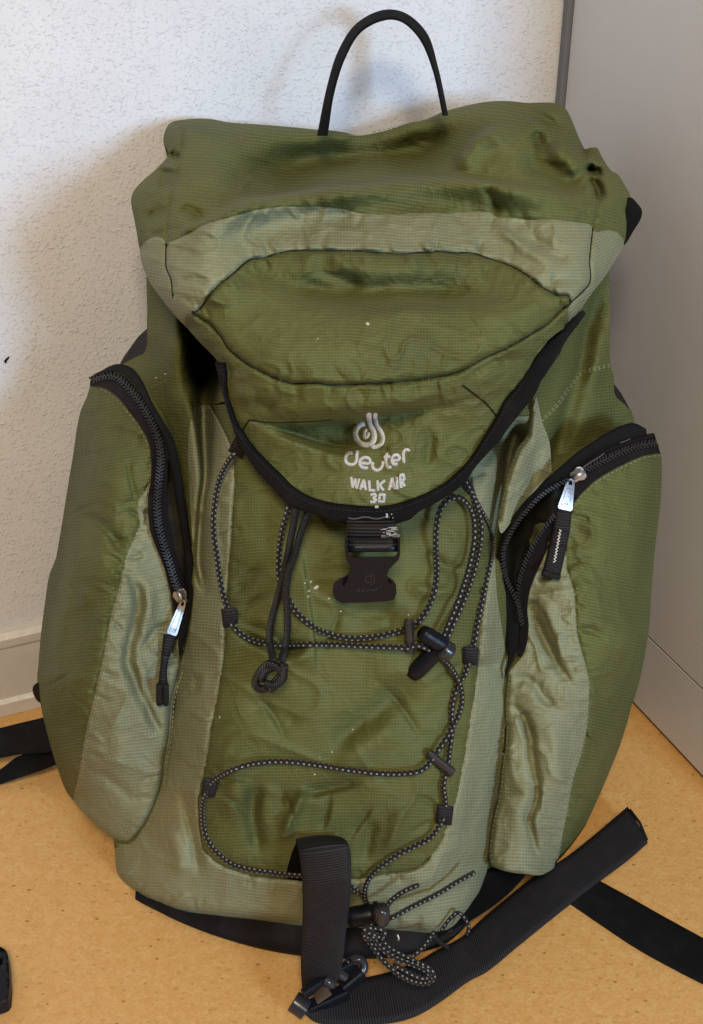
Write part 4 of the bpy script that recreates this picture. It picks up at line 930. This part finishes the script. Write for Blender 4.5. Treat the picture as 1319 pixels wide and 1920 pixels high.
prSil = curve(cG([(1170, 212), (1173, 300), (1165, 500), (1150, 620), (1130, 800), (1115, 1000), (1100, 1200), (1085, 1300), (1050, 1480), (1000, 1640), (960, 1760)]) + cL([(965, 60), (920, 220), (850, 400), (780, 560), (700, 720), (605, 835)]))
PR = Field([(1240, 852, .90), (1180, 865, .855), (1120, 900, .822), (1080, 940, .80), (1065, 1030, .792), (1040, 1000, .79), (1010, 1070, .782), (990, 1140, .775), (990, 1200, .765), (950, 1265, .757), (940, 1350, .748), (935, 1450, .738), (912, 1590, .722),
            (1000, 1640, .700), (1020, 1618, .722), (1230, 1000, .875), (1220, 1150, .862), (1200, 1300, .85), (1150, 1450, .815), (1080, 1560, .765), (1150, 1000, .80), (1140, 1150, .775), (1110, 1300, .755), (1060, 1450, .728), (1030, 1350, .730), (1000, 1450, .715), (1000, 1550, .704), (1060, 1200, .757), (1190, 1200, .80), (1050, 1110, .762)])
PR.edge(prSil, 46, .045); PR.edge(prBot, 10, .006); PR.edge(prBody, 14, .012)
PR.fold(cG([(430, 1060), (500, 1220), (580, 1380), (690, 1550)]), -0.0118, 12, 8)
PR.fold(cG([(480, 1000), (570, 1200), (640, 1400)]), 0.0074, 7, 16)
PR.fold(cL([(370, 30), (450, 140), (480, 350), (500, 500), (465, 620), (500, 850)]), -0.0111, 14, 8)
PR.fold(cL([(430, 560), (470, 680), (500, 830)]), -0.0059, 7)
PR.fold(cL([(540, 100), (590, 240), (600, 400), (560, 560)]), 0.0059, 18)
PR.fold(cG([(310, 1600), (400, 1700), (440, 1850)]), -0.0067, 8)
PR.fold(cG([(300, 1500), (420, 1480), (560, 1640), (620, 1700)]), -0.0059, 10)
PR.fold(cG([(760, 1420), (830, 1560), (840, 1750)]), -0.0044, 11)
PR.fold(cG([(760, 1100), (900, 1130), (980, 1230)]), -0.0037, 10)
PR.fold(cG([(700, 650), (800, 600), (900, 620)]), 0.0037, 21)
PR.fold(cG([(850, 900), (980, 950), (1080, 900)]), 0.0030, 24)
PR.fold(cG([(960, 1150), (1010, 1000), (1060, 900)]), -0.0030, 7)
PR.groove(prSeam, .0022, 3.2); PR.pucker(prSeam, .0042, 18, 22, 6); PR.pucker(prTop, .0028, 14, 24, 7); PR.pucker(prLip, .003, 12, 24, 8); PR.pucker(prBody, .003, 14, 26, 9)
PR.creases(prSeam, 26, .0045, seed=31); PR.creases(prBody, 18, .0040, seed=32); PR.creases(prTop, 12, .004, seed=33); PR.creases(prLip, 14, .004, seed=34); PR.creases(prSil, 16, .005, 40, 110, seed=35)
PR.noise = [(-.0026, 55, 70, -.2, 6), (-.0010, 24, 20, .5, 9)]
pkr = panel("side_pocket", join(prSil, R_(prSeam), R_(prTop)), PR, M_DARK, BAG, 3.6, .14, seed=6)
panel("pocket_panel", join(prSeam, R_(prBot), R_(prBody), R_(prLip)), PR, M_SAGE, pkr, 3.6, .06, seed=7)
shell("pocket_back", join(prSil, R_(prBot), R_(prBody), R_(prLip), R_(prTop)), PR, M_DARK, pkr, (-.02, .075, 0), .12, 7, power=2, center=(.2, .88, .27))
stitching("stitching", [(prSeam, 4), (prSeam, 8), (prTop, -4), (prBody, -5), (prLip, -4)], PR, M_THREAD, pkr)
stitching("stitching", [(prSeam, 1)], PR, M_THREADK, pkr, w=1.0)
tube("seam_piping", on(PR, resample(prBody, 6.0), -.0005), .0013, M_PIPE, pkr, 8)
PRZ = lambda x, y: PR.base(np.clip(x, 930, 1240), np.asarray(y)) - .0055
band("zip_tape", cG([(1165, 208), (1060, 226), (960, 270), (880, 312), (800, 362), (730, 425), (690, 470)]), cG([(1130, 95), (1040, 110), (950, 145), (860, 185), (770, 235), (710, 280), (640, 335)]), PRZ, .0, .0012, M_TAPE, pkr, .0, 60)
teeth("zip_teeth", catmull(cG([(1146, 150), (1060, 163), (970, 192), (880, 232), (800, 272), (735, 308)])), lambda x, y: PRZ(x, y) - .0022, pkr)
# the open lower lip
lipIn = cG([(690, 470), (640, 560), (590, 640), (545, 720), (510, 790), (470, 880), (435, 970), (418, 1080), (425, 1180), (415, 1280), (390, 1345)])
lipOut = cG([(600, 500), (560, 560), (500, 640), (450, 720), (405, 810), (380, 880), (362, 960), (362, 1060), (375, 1160), (370, 1260), (362, 1340)])
band("zip_tape", lipIn, lipOut, PRZ, .0, .0012, M_TAPE, pkr, .0, 70)
teeth("zip_teeth", catmull(cG([(580, 560), (510, 650), (460, 730), (418, 815), (392, 890), (375, 965), (378, 1060), (388, 1150)])), lambda x, y: PRZ(x, y) - .002, pkr, side=1)
# the open upper lip with its binding
PRU = lambda x, y: PRZ(x, y) - .003
upIn = cG([(1090, 110), (1000, 128), (900, 165), (800, 215), (720, 270), (640, 345), (560, 400), (480, 460), (410, 535), (350, 615), (310, 690), (285, 760), (285, 830), (300, 920), (335, 1000), (360, 1080), (372, 1180), (362, 1290), (345, 1360)])
upOut = cG([(1085, 72), (1020, 40), (960, 48), (880, 85), (790, 140), (700, 200), (620, 270), (540, 340), (470, 410), (400, 480), (330, 570), (280, 650), (250, 740), (238, 850), (240, 960), (262, 1100), (288, 1250), (308, 1370), (285, 1480)])
band("zip_binding", upIn, upOut, PRU, .0, .004, M_BIND, pkr, .002, 120)
teeth("zip_teeth", catmull(cG([(640, 352), (560, 392), (480, 450), (405, 528), (345, 605), (303, 680), (276, 750), (274, 825), (292, 920), (330, 1000), (362, 1080), (380, 1180)])), lambda x, y: PRU(x, y) - .0042, pkr, side=-1)
M_FRAY = plain("grey_fray", (.10, .095, .09), .8)
for fr in (cG([(700, 315), (760, 268), (820, 232), (850, 210)]), cG([(940, 150), (970, 140), (995, 128)])): strokes("frayed_edge", [fr], 1.8, lambda x, y: PRU(x, y) - .003, M_FRAY, pkr, .0008)
opening = join(curve(cG([(640, 350), (560, 400), (480, 460), (410, 535), (350, 615), (310, 690), (285, 760), (285, 830), (300, 920), (335, 1000), (355, 1080), (345, 1200), (330, 1330), (345, 1400)])), curve(cG([(380, 1350), (410, 1280), (420, 1180), (410, 1080), (425, 970), (465, 880), (520, 780), (600, 640), (680, 480), (700, 440)])))
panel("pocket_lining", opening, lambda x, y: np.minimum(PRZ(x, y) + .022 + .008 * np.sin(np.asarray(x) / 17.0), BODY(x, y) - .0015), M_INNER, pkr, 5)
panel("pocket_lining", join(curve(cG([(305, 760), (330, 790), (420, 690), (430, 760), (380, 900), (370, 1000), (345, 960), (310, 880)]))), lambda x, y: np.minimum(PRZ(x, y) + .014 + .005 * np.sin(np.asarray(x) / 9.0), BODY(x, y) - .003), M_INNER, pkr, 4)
D1 = slider(cG([(705, 330)])[0], 2.6, lambda x, y: PRU(x, y) - .001, pkr, (cG([(662, 370)])[0], cG([(628, 528)])[0]), (8.5, 14), None)
tl = cG([(578, 525), (565, 620), (545, 720), (520, 820), (503, 885)]); tr = cG([(665, 532), (660, 620), (640, 730), (618, 830), (600, 910)])
a = resample(catmull(tl), n=24); c = resample(catmull(tr), n=24); dd = np.minimum(np.minimum(PR(a[:, 0], a[:, 1]), PR(c[:, 0], c[:, 1])) - .006, D1 - .0068)
ribbon("pull_tab", lift(a[:, 0], a[:, 1], dd), lift(c[:, 0], c[:, 1], dd - .001), .003, webbing("ribbed_tab_webbing", (.02, .019, .02), .0021), pkr, 6, .001)
TABF = lambda x, y: np.interp(np.asarray(y, float), (a[:, 1] + c[:, 1]) / 2, dd) - .0022
zz = cG([(600 + (10 if i % 2 else -4) - i * 1.7, 638 + i * 9.2) for i in range(21)])
strokes("white_tack", [zz], 2.0, TABF, M_THREADW, pkr, .0006, square=True)
tube("tab_fold", np.array([lift(*cG([(503 + t * 97, 880 + t * 26)])[0], float(dd[-1])) for t in np.linspace(0, 1, 6)]), .0022, M_WEB, pkr, 8)

# ---- cords ------------------------------------------------------------
CR = .0020
def cord(name, pts, off, mat=M_CORD, r=CR, parent=BAG, field=BODY, nv=10):
    """pts in pixels; off one value or a list of (fraction, value)"""
    Q = resample(catmull(pts), 4.0); t = np.linspace(0, 1, len(Q))
    o = off if np.isscalar(off) else np.interp(t, [x for x, _ in off], [y for _, y in off])
    Y = field(Q[:, 0], Q[:, 1]); k = np.ones(9) / 9.0; Yp = np.pad(Y, 4, mode='edge'); Y = np.convolve(Yp, k, 'valid')
    return tube(name, lift(Q[:, 0], Q[:, 1], Y - r - o), r, mat, parent, nv)
c1 = cC([(185, 630), (160, 655), (120, 720), (90, 800), (70, 900), (62, 1000), (65, 1100), (80, 1200), (95, 1320), (120, 1440), (142, 1510), (150, 1560), (175, 1600), (210, 1640), (280, 1680), (360, 1700), (480, 1705), (600, 1703), (750, 1705), (900, 1713), (1050, 1718), (1165, 1720)]) + cJ([(945, 240), (990, 255), (1040, 285), (1080, 320), (1110, 365), (1130, 410), (1135, 470), (1120, 530), (1090, 590), (1060, 640), (1025, 690), (1000, 730), (960, 760), (900, 770), (800, 770), (700, 760), (600, 745), (500, 730), (420, 722), (340, 722), (250, 735), (180, 760), (120, 795), (90, 835), (70, 880), (65, 930), (70, 990), (90, 1050), (130, 1100), (190, 1145), (260, 1165), (350, 1178), (450, 1190), (560, 1195)]) + cF([(330, 340), (420, 362), (440, 380), (480, 402), (505, 440), (520, 490), (560, 520)])
cord("bungee_cord", c1, [(0, .012), (.05, .002), (.3, .003), (.38, .009), (.45, .007), (.52, .004), (1, .004)])
c2 = cC([(492, 905), (470, 980), (445, 1080), (430, 1200), (428, 1290), (442, 1370), (480, 1440), (520, 1510), (580, 1570), (650, 1620), (730, 1650), (820, 1668), (900, 1668), (1000, 1655), (1080, 1635), (1150, 1612)]) + cE([(120, 1590), (170, 1530), (205, 1460), (230, 1380), (238, 1280), (232, 1150), (240, 1020), (265, 930), (310, 885), (360, 876), (415, 920), (445, 990), (452, 1080), (440, 1180), (415, 1290), (380, 1400), (340, 1510), (300, 1600), (270, 1680), (250, 1720)])
cord("bungee_cord", c2, [(0, .012), (.1, .003), (.5, .003), (.62, .008), (.75, .010), (1, .010)])
cord("bungee_cord", cE([(395, 780), (430, 850), (465, 940), (485, 1020), (487, 1090), (475, 1180), (445, 1300), (412, 1400), (372, 1500), (325, 1600), (292, 1680), (270, 1720)]), [(0, .002), (.4, .004), (1, .009)])
c4 = cE([(420, 810), (460, 900), (505, 985), (540, 1070), (545, 1200), (520, 1330), (495, 1450), (470, 1570), (450, 1690), (430, 1760), (410, 1830), (380, 1900)]) + cJ([(1130, 380), (1105, 440), (1092, 520), (1096, 590), (1086, 660), (1080, 720), (1065, 780), (1060, 830), (1068, 890), (1062, 940), (1045, 980), (1010, 1030), (950, 1065), (880, 1100), (820, 1140), (770, 1180), (740, 1230), (735, 1280), (750, 1315)]) + cF([(560, 520)])
cord("bungee_cord", c4, [(0, .002), (.35, .002), (.5, .002), (.56, .004), (1, .005)])
# loops and tails below the cord lock
LOCKF = lambda x, y: np.interp(np.asarray(y, float), [1690, 1720, 1760, 1830], [.650, .640, .632, .612])
def fcord(name, pts, dy=0.0, r=CR, mat=M_CORD): return cord(name, pts, dy, mat, r, BAG, LOCKF)
fcord("cord_tail", cF([(600, 545), (640, 490), (680, 440), (740, 395), (800, 365), (852, 345)]), 0.0)
fcord("cord_tail", cF([(600, 570), (650, 565), (700, 545), (800, 490), (900, 440), (1000, 388), (1100, 325), (1215, 262)]), [(0, 0), (.5, -.008), (1, -.03)])
fcord("cord_loop_end", cF([(570, 590), (590, 640), (600, 680), (650, 745), (740, 800), (840, 850), (915, 885), (950, 930), (935, 968), (890, 985), (810, 972), (720, 925), (650, 870), (600, 815), (560, 755), (520, 700), (490, 650)]), 0.0)
fcord("cord_loop_end", cF([(550, 600), (545, 650), (570, 710), (630, 775), (710, 825), (800, 858), (880, 890), (920, 925), (900, 950), (840, 940), (760, 900), (690, 860)]), .004)
fcord("cord_knot", cF([(495, 640), (520, 622), (560, 625), (605, 630), (632, 650), (620, 680), (580, 672), (540, 652), (505, 665), (500, 690), (540, 690), (590, 690)]), .006)
fcord("cord_loop_end", cF([(1000, 640), (1060, 560), (1110, 525), (1150, 560), (1178, 620), (1165, 665)]), -.03, .0017)
fcord("cord_loop_end", cF([(952, 655), (920, 700), (890, 742), (850, 780), (810, 812)]), -.018, .0019)
fcord("cord_loop_end", cF([(945, 650), (965, 690), (990, 720), (1045, 752)]), -.02, .0017, M_KCORD)
# cord locks
def barrel(b, p, q, r, Yf, off, y2=0.0):
    P = np.array([lift(p[0], p[1], Yf - off), lift(q[0], q[1], Yf - off + y2)]); P = resample(P, n=9)
    rr = np.array([.8, .97, 1, 1, 1, 1, 1, .97, .8]) * r; V, Fc, uv = tube_geo(P, rr, 18); b.add(V, Fc, uv)
YL = float(BODY(np.array([815.]), np.array([1220.]))[0])
b = Batch(); barrel(b, (790, 1184), (838, 1214), .0062, YL, .015)
o = b.build("cord_lock", M_PLAST, BAG)
b = Batch(); barrel(b, (773, 1266), (826, 1212), .0068, YL, .009); b.build("lock_plunger", M_PLAST, o)
b = Batch(); barrel(b, (828, 1214), (846, 1225), .0074, YL, .017); b.build("lock_collar", M_GLOSS, o)
b = Batch(); barrel(b, cF([(390, 560)])[0], cF([(575, 530)])[0], .0085, .648, .0)
o = b.build("cord_lock", M_PLAST, BAG)
b = Batch(); barrel(b, cF([(560, 535)])[0], cF([(600, 530)])[0], .0100, .642, .003); b.build("lock_collar", M_PLAST, o)
b = Batch(); barrel(b, cF([(615, 490)])[0], cF([(615, 590)])[0], .0060, .634, .003); b.build("lock_plunger", M_GLOSS, o)
# glossy joiner clips on the cord
def clip(name, p, q, w, off):
    p, q = np.array(p, float), np.array(q, float); d = (q - p) / np.linalg.norm(q - p); n = np.array([-d[1], d[0]]); L = np.linalg.norm(q - p)
    prof = [(0, .55), (2.5, .92), (7, 1.0), (L * .5, .80), (L - 7, 1.02), (L - 2.5, .95), (L, .55)]
    poly = np.array([p + d * u + n * w * k for u, k in prof] + [p + d * u - n * w * k for u, k in prof[::-1]])
    poly = resample(np.vstack([poly, poly[:1]]), 3.0)[:-1]; m = (p + q) / 2; Y0 = float(BODY(m[:1], m[1:])[0])
    dep = lambda X, Y_: Y0 - off - .0022 + .0022 * np.clip(np.abs((np.asarray(X) - m[0]) * n[0] + (np.asarray(Y_) - m[1]) * n[1]) / w, 0, 1) ** 2
    plate(name, poly, dep, .005, M_GLOSS, BAG, bevel=.0014, step=4.0, seg=3)
clip("cord_clip", (767, 1161), (769, 1226), 10.0, .0085); clip("cord_clip", (803, 1413), (851, 1452), 10.0, .0085)
# webbing tabs that hold the cord
def tab(p, ang, w, h, off=.006, bulge=.004):
    ca, sa = math.cos(ang), math.sin(ang); n = 14; vs = np.linspace(-h / 2, h / 2, n); A, B = [], []
    Y0 = float(BODY(np.array([p[0]], float), np.array([p[1]], float))[0])
    for v in vs:
        k = math.sqrt(max(0, 1 - (2 * v / h) ** 2)); Yv = Y0 + .002 - off - bulge * k
        for s, lst in ((-w / 2, A), (w / 2, B)):
            x = p[0] + ca * s - sa * v; y = p[1] + sa * s + ca * v; lst.append(lift(x, y, Yv))
    ribbon("cord_tab", np.array(A), np.array(B), .0016, M_WEB, BAG, 5, .0004)
tab((431, 1157), -.12, 29, 34); tab((393, 1477), .2, 28, 36); tab((883, 1230), .06, 29, 34); tab((834, 1528), .12, 31, 36); tab((449, 838), .5, 30, 34, .010); tab((874, 915), -.5, 24, 30, .0)

# drawcord
cord("drawcord", cC([(528, 930), (505, 1060), (475, 1220), (450, 1330), (420, 1450), (390, 1560), (378, 1660), (392, 1770), (412, 1840)]), [(0, .014), (.3, .008), (1, .009)], M_KCORD, .0026)
cord("drawcord", cC([(598, 950), (555, 1070), (512, 1220), (483, 1300), (470, 1400), (477, 1540), (477, 1640), (462, 1730), (435, 1810)]), [(0, .014), (.3, .010), (1, .012)], M_KCORD, .0026)
kn = cord("drawcord_knot", cJ([(400, 330), (375, 312), (330, 325), (295, 365), (285, 405), (310, 422), (350, 405), (385, 370), (400, 340), (370, 330), (325, 350), (310, 385)]), .009, M_KCORD, .0031)
cord("knot_turn", cJ([(405, 325), (400, 365), (375, 400), (345, 425)]), .014, M_KCORD, .0028, kn); cord("knot_turn", cJ([(335, 318), (365, 325), (395, 350), (400, 375), (365, 405), (325, 400)]), .014, M_KCORD, .0031, kn)

# ---- front buckle ------------------------------------------------------
BK = lambda x, y: np.interp(np.asarray(y, float), [980, 1010, 1060, 1130], [.682, .680, .684, .690]) + 0 * np.asarray(x)
wa = resample(np.array(cH([(238, 1130), (238, 1200), (242, 1330)])), n=12); wb = resample(np.array(cH([(662, 1130), (668, 1200), (690, 1330)])), n=12)
wy = np.linspace(.683, .686, 12)
bk_out = cH([(222, 1255), (238, 1262), (690, 1250), (706, 1250), (708, 1320), (706, 1400), (692, 1450), (645, 1495), (605, 1540), (588, 1590), (612, 1612), (650, 1636), (670, 1670), (673, 1740), (655, 1798), (605, 1814), (400, 1825), (190, 1830), (135, 1795), (112, 1725), (122, 1660), (172, 1620), (228, 1596), (272, 1560), (282, 1515), (245, 1475), (224, 1410), (218, 1330)])
bk = resample(np.vstack([np.array(bk_out), bk_out[:1]]), 3.5)[:-1]
hole = resample(np.array(cH([(245, 1275), (688, 1265), (686, 1390), (665, 1425), (600, 1425), (280, 1428), (255, 1408), (245, 1350), (245, 1275)])), 4.0)[:-1]
buckle = plate("buckle", bk, BK, .0075, M_PLAST, BAG, [hole], .0016, 5.0, 3)
ribbon("buckle_webbing", lift(wa[:, 0], wa[:, 1], wy), lift(wb[:, 0], wb[:, 1], wy), .003, webbing("ribbed_buckle_webbing", (.03, .028, .03), .0030), buckle, 6, .0006)
bar_p = np.array([lift(*cH([(238 + t * 455, 1345 - 6 * t)])[0], .6875) for t in np.linspace(0, 1, 6)]); tube("buckle_bar", bar_p, .0032, M_PLAST, buckle, 12)
sl1 = np.array(cH([(208, 1618), (250, 1590), (240, 1640), (215, 1680), (200, 1672)])); plate("buckle_slot", resample(np.vstack([sl1, sl1[:1]]), 3)[:-1], lambda x, y: BK(x, y) - .0004, .002, M_GAP, buckle, bevel=0, step=5)
sl2 = np.array(cH([(598, 1622), (612, 1618), (630, 1640), (632, 1660), (618, 1662), (605, 1650)])); plate("buckle_slot", resample(np.vstack([sl2, sl2[:1]]), 3)[:-1], lambda x, y: BK(x, y) - .0004, .002, M_GAP, buckle, bevel=0, step=5)
mk = [cH([(445, 1595), (415, 1592), (402, 1620), (415, 1648), (445, 1645), (452, 1570)]), cH([(472, 1570), (476, 1630), (468, 1660), (445, 1665)]),
      cH([(345, 1705), (322, 1712), (330, 1732), (350, 1722), (348, 1698)]), cH([(368, 1718), (385, 1712), (372, 1728), (392, 1728)]), cH([(408, 1708), (415, 1726), (432, 1706)]), cH([(446, 1700), (450, 1724)]), cH([(465, 1715), (480, 1705), (468, 1722), (488, 1720)]), cH([(500, 1722), (498, 1702), (512, 1698)]), cH([(530, 1682), (545, 1680), (545, 1690)])]
strokes("moulded_mark", mk, 1.5, BK, plain("moulded_relief", (.032, .031, .034), .4), buckle, .0007)
# worn, paint-flecked threads on the webbing
b = Batch()
for i in range(46):
    x, y = cH([(random.uniform(555, 668) if i < 40 else random.uniform(600, 700), random.uniform(1160, 1265))])[0]
    if (y - 987) < (660 - x) * .02: pass
    l = random.uniform(1.5, 5); p = np.array([(x - l, y), (x + l, y), (x + l, y + 1.4), (x - l, y + 1.4)]); D = .683 - .0012 + (y - 985) * 6e-5
    b.add(np.concatenate([lift(p[:, 0], p[:, 1], D), lift(p[:, 0], p[:, 1], D + .0015)]), [(0, 1, 2, 3), (0, 4, 5, 1), (1, 5, 6, 2), (2, 6, 7, 3), (3, 7, 4, 0)])
o = b.build("worn_threads", plain("pale_worn_thread", (.30, .29, .27), .8), buckle, False); o["kind"] = "stuff"

# ---- straps -----------------------------------------------------------
n = 60
L_ = resample(catmull(cF([(52, 45), (80, 180), (95, 350), (95, 560), (85, 800), (88, 950), (100, 1060)])), n=n); Rr = resample(catmull(cF([(345, 30), (385, 60), (405, 140), (412, 300), (405, 450), (385, 600), (365, 780), (345, 920), (330, 960)])), n=n)
t = np.linspace(0, 1, n); yd = np.interp(t, [0, .08, .3, .6, 1], [.655, .640, .632, .632, .622])
strap = ribbon("compression_strap", lift(L_[:, 0], L_[:, 1], yd), lift(Rr[:, 0], Rr[:, 1], yd - .001), .0022, M_WEB, BAG, 8, .0025)
# black patch painting the shade where the strap comes out
slot = join(curve(cF([(60, 55), (130, 80), (130, 312), (40, 312), (-8, 300), (-2, 235), (25, 140)]))); 
plate("strap_slot_shade", slot, lambda x, y: BODY(x, y) - .0015, .001, M_GAP, strap, bevel=0, step=6)
# long webbing tail on the floor
up = resample(catmull(cF([(110, 1140), (250, 1040), (430, 965), (640, 915), (850, 838)]) + cL([(0, 1270), (130, 1200), (230, 1110), (350, 1010), (450, 930), (640, 810), (780, 700), (945, 560)])), n=90)
lo = resample(catmull(cF([(100, 1180), (180, 1232), (300, 1252), (480, 1250), (700, 1232), (850, 1185), (1000, 1095), (1180, 965)]) + cL([(250, 1372), (400, 1250), (560, 1120), (700, 1010), (830, 910), (950, 820), (1045, 737)])), n=90)
t = np.linspace(0, 1, 90); zz_ = np.interp(t, [0, .12, .35, .7, 1], [.016, .006, .010, .012, .010])
tail = ribbon("strap_tail", lift_z(up[:, 0], up[:, 1], zz_ + .004), lift_z(lo[:, 0], lo[:, 1], np.maximum(zz_ - .003, .0035)), .0022, M_WEB, BAG, 8, .0008)
ee = np.array(cL([(955, 575), (1005, 640), (1040, 725)])); tube("tail_hem", np.array([lift_z(x, y, .016 - .004 * i) for i, (x, y) in enumerate(resample(catmull(ee), n=10) if False else ee)]), .0015, M_WEB, tail, 8)
up = resample(catmull(cL([(640, 830), (810, 928), (960, 1010), (1100, 1090), (1319, 1210), (1420, 1265)])), n=50); lo = resample(catmull(cL([(500, 930), (665, 1038), (800, 1130), (1000, 1262), (1200, 1372), (1319, 1432), (1420, 1480)])), n=50)
ribbon("hip_strap", lift_z(up[:, 0], up[:, 1], .0055 + 0 * up[:, 0]), lift_z(lo[:, 0], lo[:, 1], .0035 + 0 * lo[:, 0]), .002, M_BIND, BAG, 8, .0006)
# left hip straps
up = resample(catmull(cK([(-120, 460), (0, 435), (100, 410), (215, 383), (300, 360)])), n=30); lo = resample(catmull(cK([(-120, 600), (0, 585), (90, 568), (200, 560), (320, 545)])), n=30)
zz_ = np.linspace(.02, .06, 30); ribbon("hip_strap", lift_z(up[:, 0], up[:, 1], zz_ + .012), lift_z(lo[:, 0], lo[:, 1], zz_ - .012), .003, M_BIND, BAG, 8, .001)
up = resample(catmull(cK([(-120, 690), (0, 640), (90, 575), (200, 545), (320, 520)])), n=30); lo = resample(catmull(cK([(-120, 745), (0, 710), (110, 670), (200, 640), (300, 600)])), n=30)
zz_ = np.linspace(.006, .03, 30); ribbon("hip_strap", lift_z(up[:, 0], up[:, 1], zz_ + .004), lift_z(lo[:, 0], lo[:, 1], np.maximum(zz_ - .004, .004)), .003, M_BIND, BAG, 8, .001)
plate("strap_keeper", curve(cK([(205, 320), (180, 300), (160, 260), (162, 230), (185, 212), (215, 215)]), 4), lambda x, y: .88 + 0 * x, .012, M_PLAST, BAG, bevel=.002)
# hip-belt wing behind the base at the right
P = join(curve(cL([(225, 890), (300, 872), (440, 890), (400, 950), (300, 1040), (180, 1120), (60, 1180), (-10, 1220), (-10, 1180), (60, 1120), (150, 1010)])))
plate("hip_belt", P, lambda x, y: .735 - (np.asarray(y) - 1640) * .00055 + 0 * x, .02, M_BIND, BAG, bevel=.003, step=8)
# black buckle end at the left edge of the floor
P = resample(np.vstack([np.array(cK([(-60, 1490), (0, 1515), (25, 1530), (40, 1550), (46, 1620), (50, 1690), (45, 1765), (30, 1785), (0, 1797), (-60, 1810)])), np.array(cK([(-60, 1490)]))]), 6)[:-1]
hl = resample(np.array(cK([(-25, 1575), (8, 1572), (16, 1590), (10, 1608), (-25, 1620), (-25, 1575)])), 5)[:-1]
def floorplate(name, P, holes, z, th, mat, par, bevel=.002):
    p2, Fc = tri2d(P, 9, holes); n_ = len(p2); top = lift_z(p2[:, 0], p2[:, 1], z); bot = top.copy(); bot[:, 2] -= th
    cnt = {}
    for fc in Fc:
        for i in range(len(fc)): e = (fc[i], fc[(i + 1) % len(fc)]); cnt.setdefault(tuple(sorted(e)), []).append(e)
    F2 = [f[::-1] for f in Fc] + [tuple(i + n_ for i in f) for f in Fc] + [(v[0][0], v[0][1], v[0][1] + n_, v[0][0] + n_) for v in cnt.values() if len(v) == 1]
    o = mesh(name, np.concatenate([top, bot]), F2, mat, par, np.concatenate([p2, p2]) / 100); bevel_mod(o, bevel, 3); return o
floorplate("hip_buckle", P, [hl], .015, .0135, M_PLAST, BAG)
# load strap at the lid's right corner
P = curve(cB([(1100, 640), (1150, 628), (1190, 665), (1213, 700), (1208, 745), (1170, 810), (1112, 895), (1095, 800)]), 4)
plate("load_strap", P, lambda x, y: .965 - .0004 * (np.asarray(y) - 400) + 0 * x, .014, M_BIND, BAG, bevel=.002)
# haul handle
ho = resample(catmull(cM([(462, 300), (466, 280), (485, 190), (510, 110), (550, 50), (610, 19), (660, 25), (710, 70), (735, 150), (757, 255)])), n=70); hi = resample(catmull(cM([(488, 300), (491, 280), (501, 210), (526, 130), (562, 70), (618, 43), (652, 47), (690, 82), (722, 150), (746, 255)])), n=70)
hm = (ho + hi) / 2; ho = hm + (ho - hm) * .76; hi = hm + (hi - hm) * .76
ribbon("haul_handle", lift(ho[:, 0], ho[:, 1], 1.05 + np.interp(ho[:, 1], [20, 200], [.035, 0])), lift(hi[:, 0], hi[:, 1], 1.038 + np.interp(hi[:, 1], [20, 200], [.035, 0])), .0018, M_BIND, BAG, 6, .0)

# ladder-lock buckle at the foot of the strap
lk = empty("ladder_buckle", (0, 0, 0)); lk.parent = BAG; lk.matrix_parent_inverse = Matrix.Translation(-BAG.location)
def fz(x, y, z): return lift_z(*cF([(x, y)])[0], z)
def rod(name, pts, r, mat=M_GLOSS): tube(name, resample(catmull(np.array(pts)), n=14), r, mat, lk, 12)
b = Batch()
rail1 = [fz(150, 1150, .012), fz(270, 1085, .014), fz(430, 990, .018)]
bar(b, fz(130, 1155, .013), fz(385, 1035, .016), .010, .011, (0, 0, 1)); o = b.build("side_rail", M_PLAST, lk, False); bevel_mod(o, .0012)
b = Batch(); bar(b, fz(95, 1060, .030), fz(420, 850, .036), .006, .009, (0, 0, 1)); o = b.build("side_rail", M_PLAST, lk, False); bevel_mod(o, .0012)
b = Batch(); bar(b, fz(345, 1010, .020), fz(480, 900, .028), .012, .010, (0, 0, 1)); o = b.build("lever_tab", M_PLAST, lk, False); bevel_mod(o, .0015)
rod("cross_bar", [fz(35, 1100, .018), fz(70, 1125, .016), fz(120, 1160, .013)], .0085)
rod("cross_bar", [fz(240, 960, .036), fz(265, 975, .034), fz(290, 990, .030)], .0046)
rod("cross_bar", [fz(300, 890, .040), fz(330, 915, .036), fz(375, 945, .030)], .0042)
rod("end_loop", [fz(385, 865, .037), fz(410, 832, .036), fz(455, 822, .034), fz(492, 850, .031), fz(494, 895, .027), fz(455, 925, .025)], .0036)
b = Batch(); bar(b, fz(160, 1050, .026), fz(255, 985, .032), .022, .003, (0, 0, 1)); o = b.build("lever_face", plain("worn_brown_plastic", (.06, .04, .028), .3), lk, False); bevel_mod(o, .001)

# fine dark thread between bag and base
tube("loose_thread", np.array([fz(715, 670, .06), fz(722, 690, .055), fz(720, 705, .05)]), .0007, M_THREADW, BAG, 6)
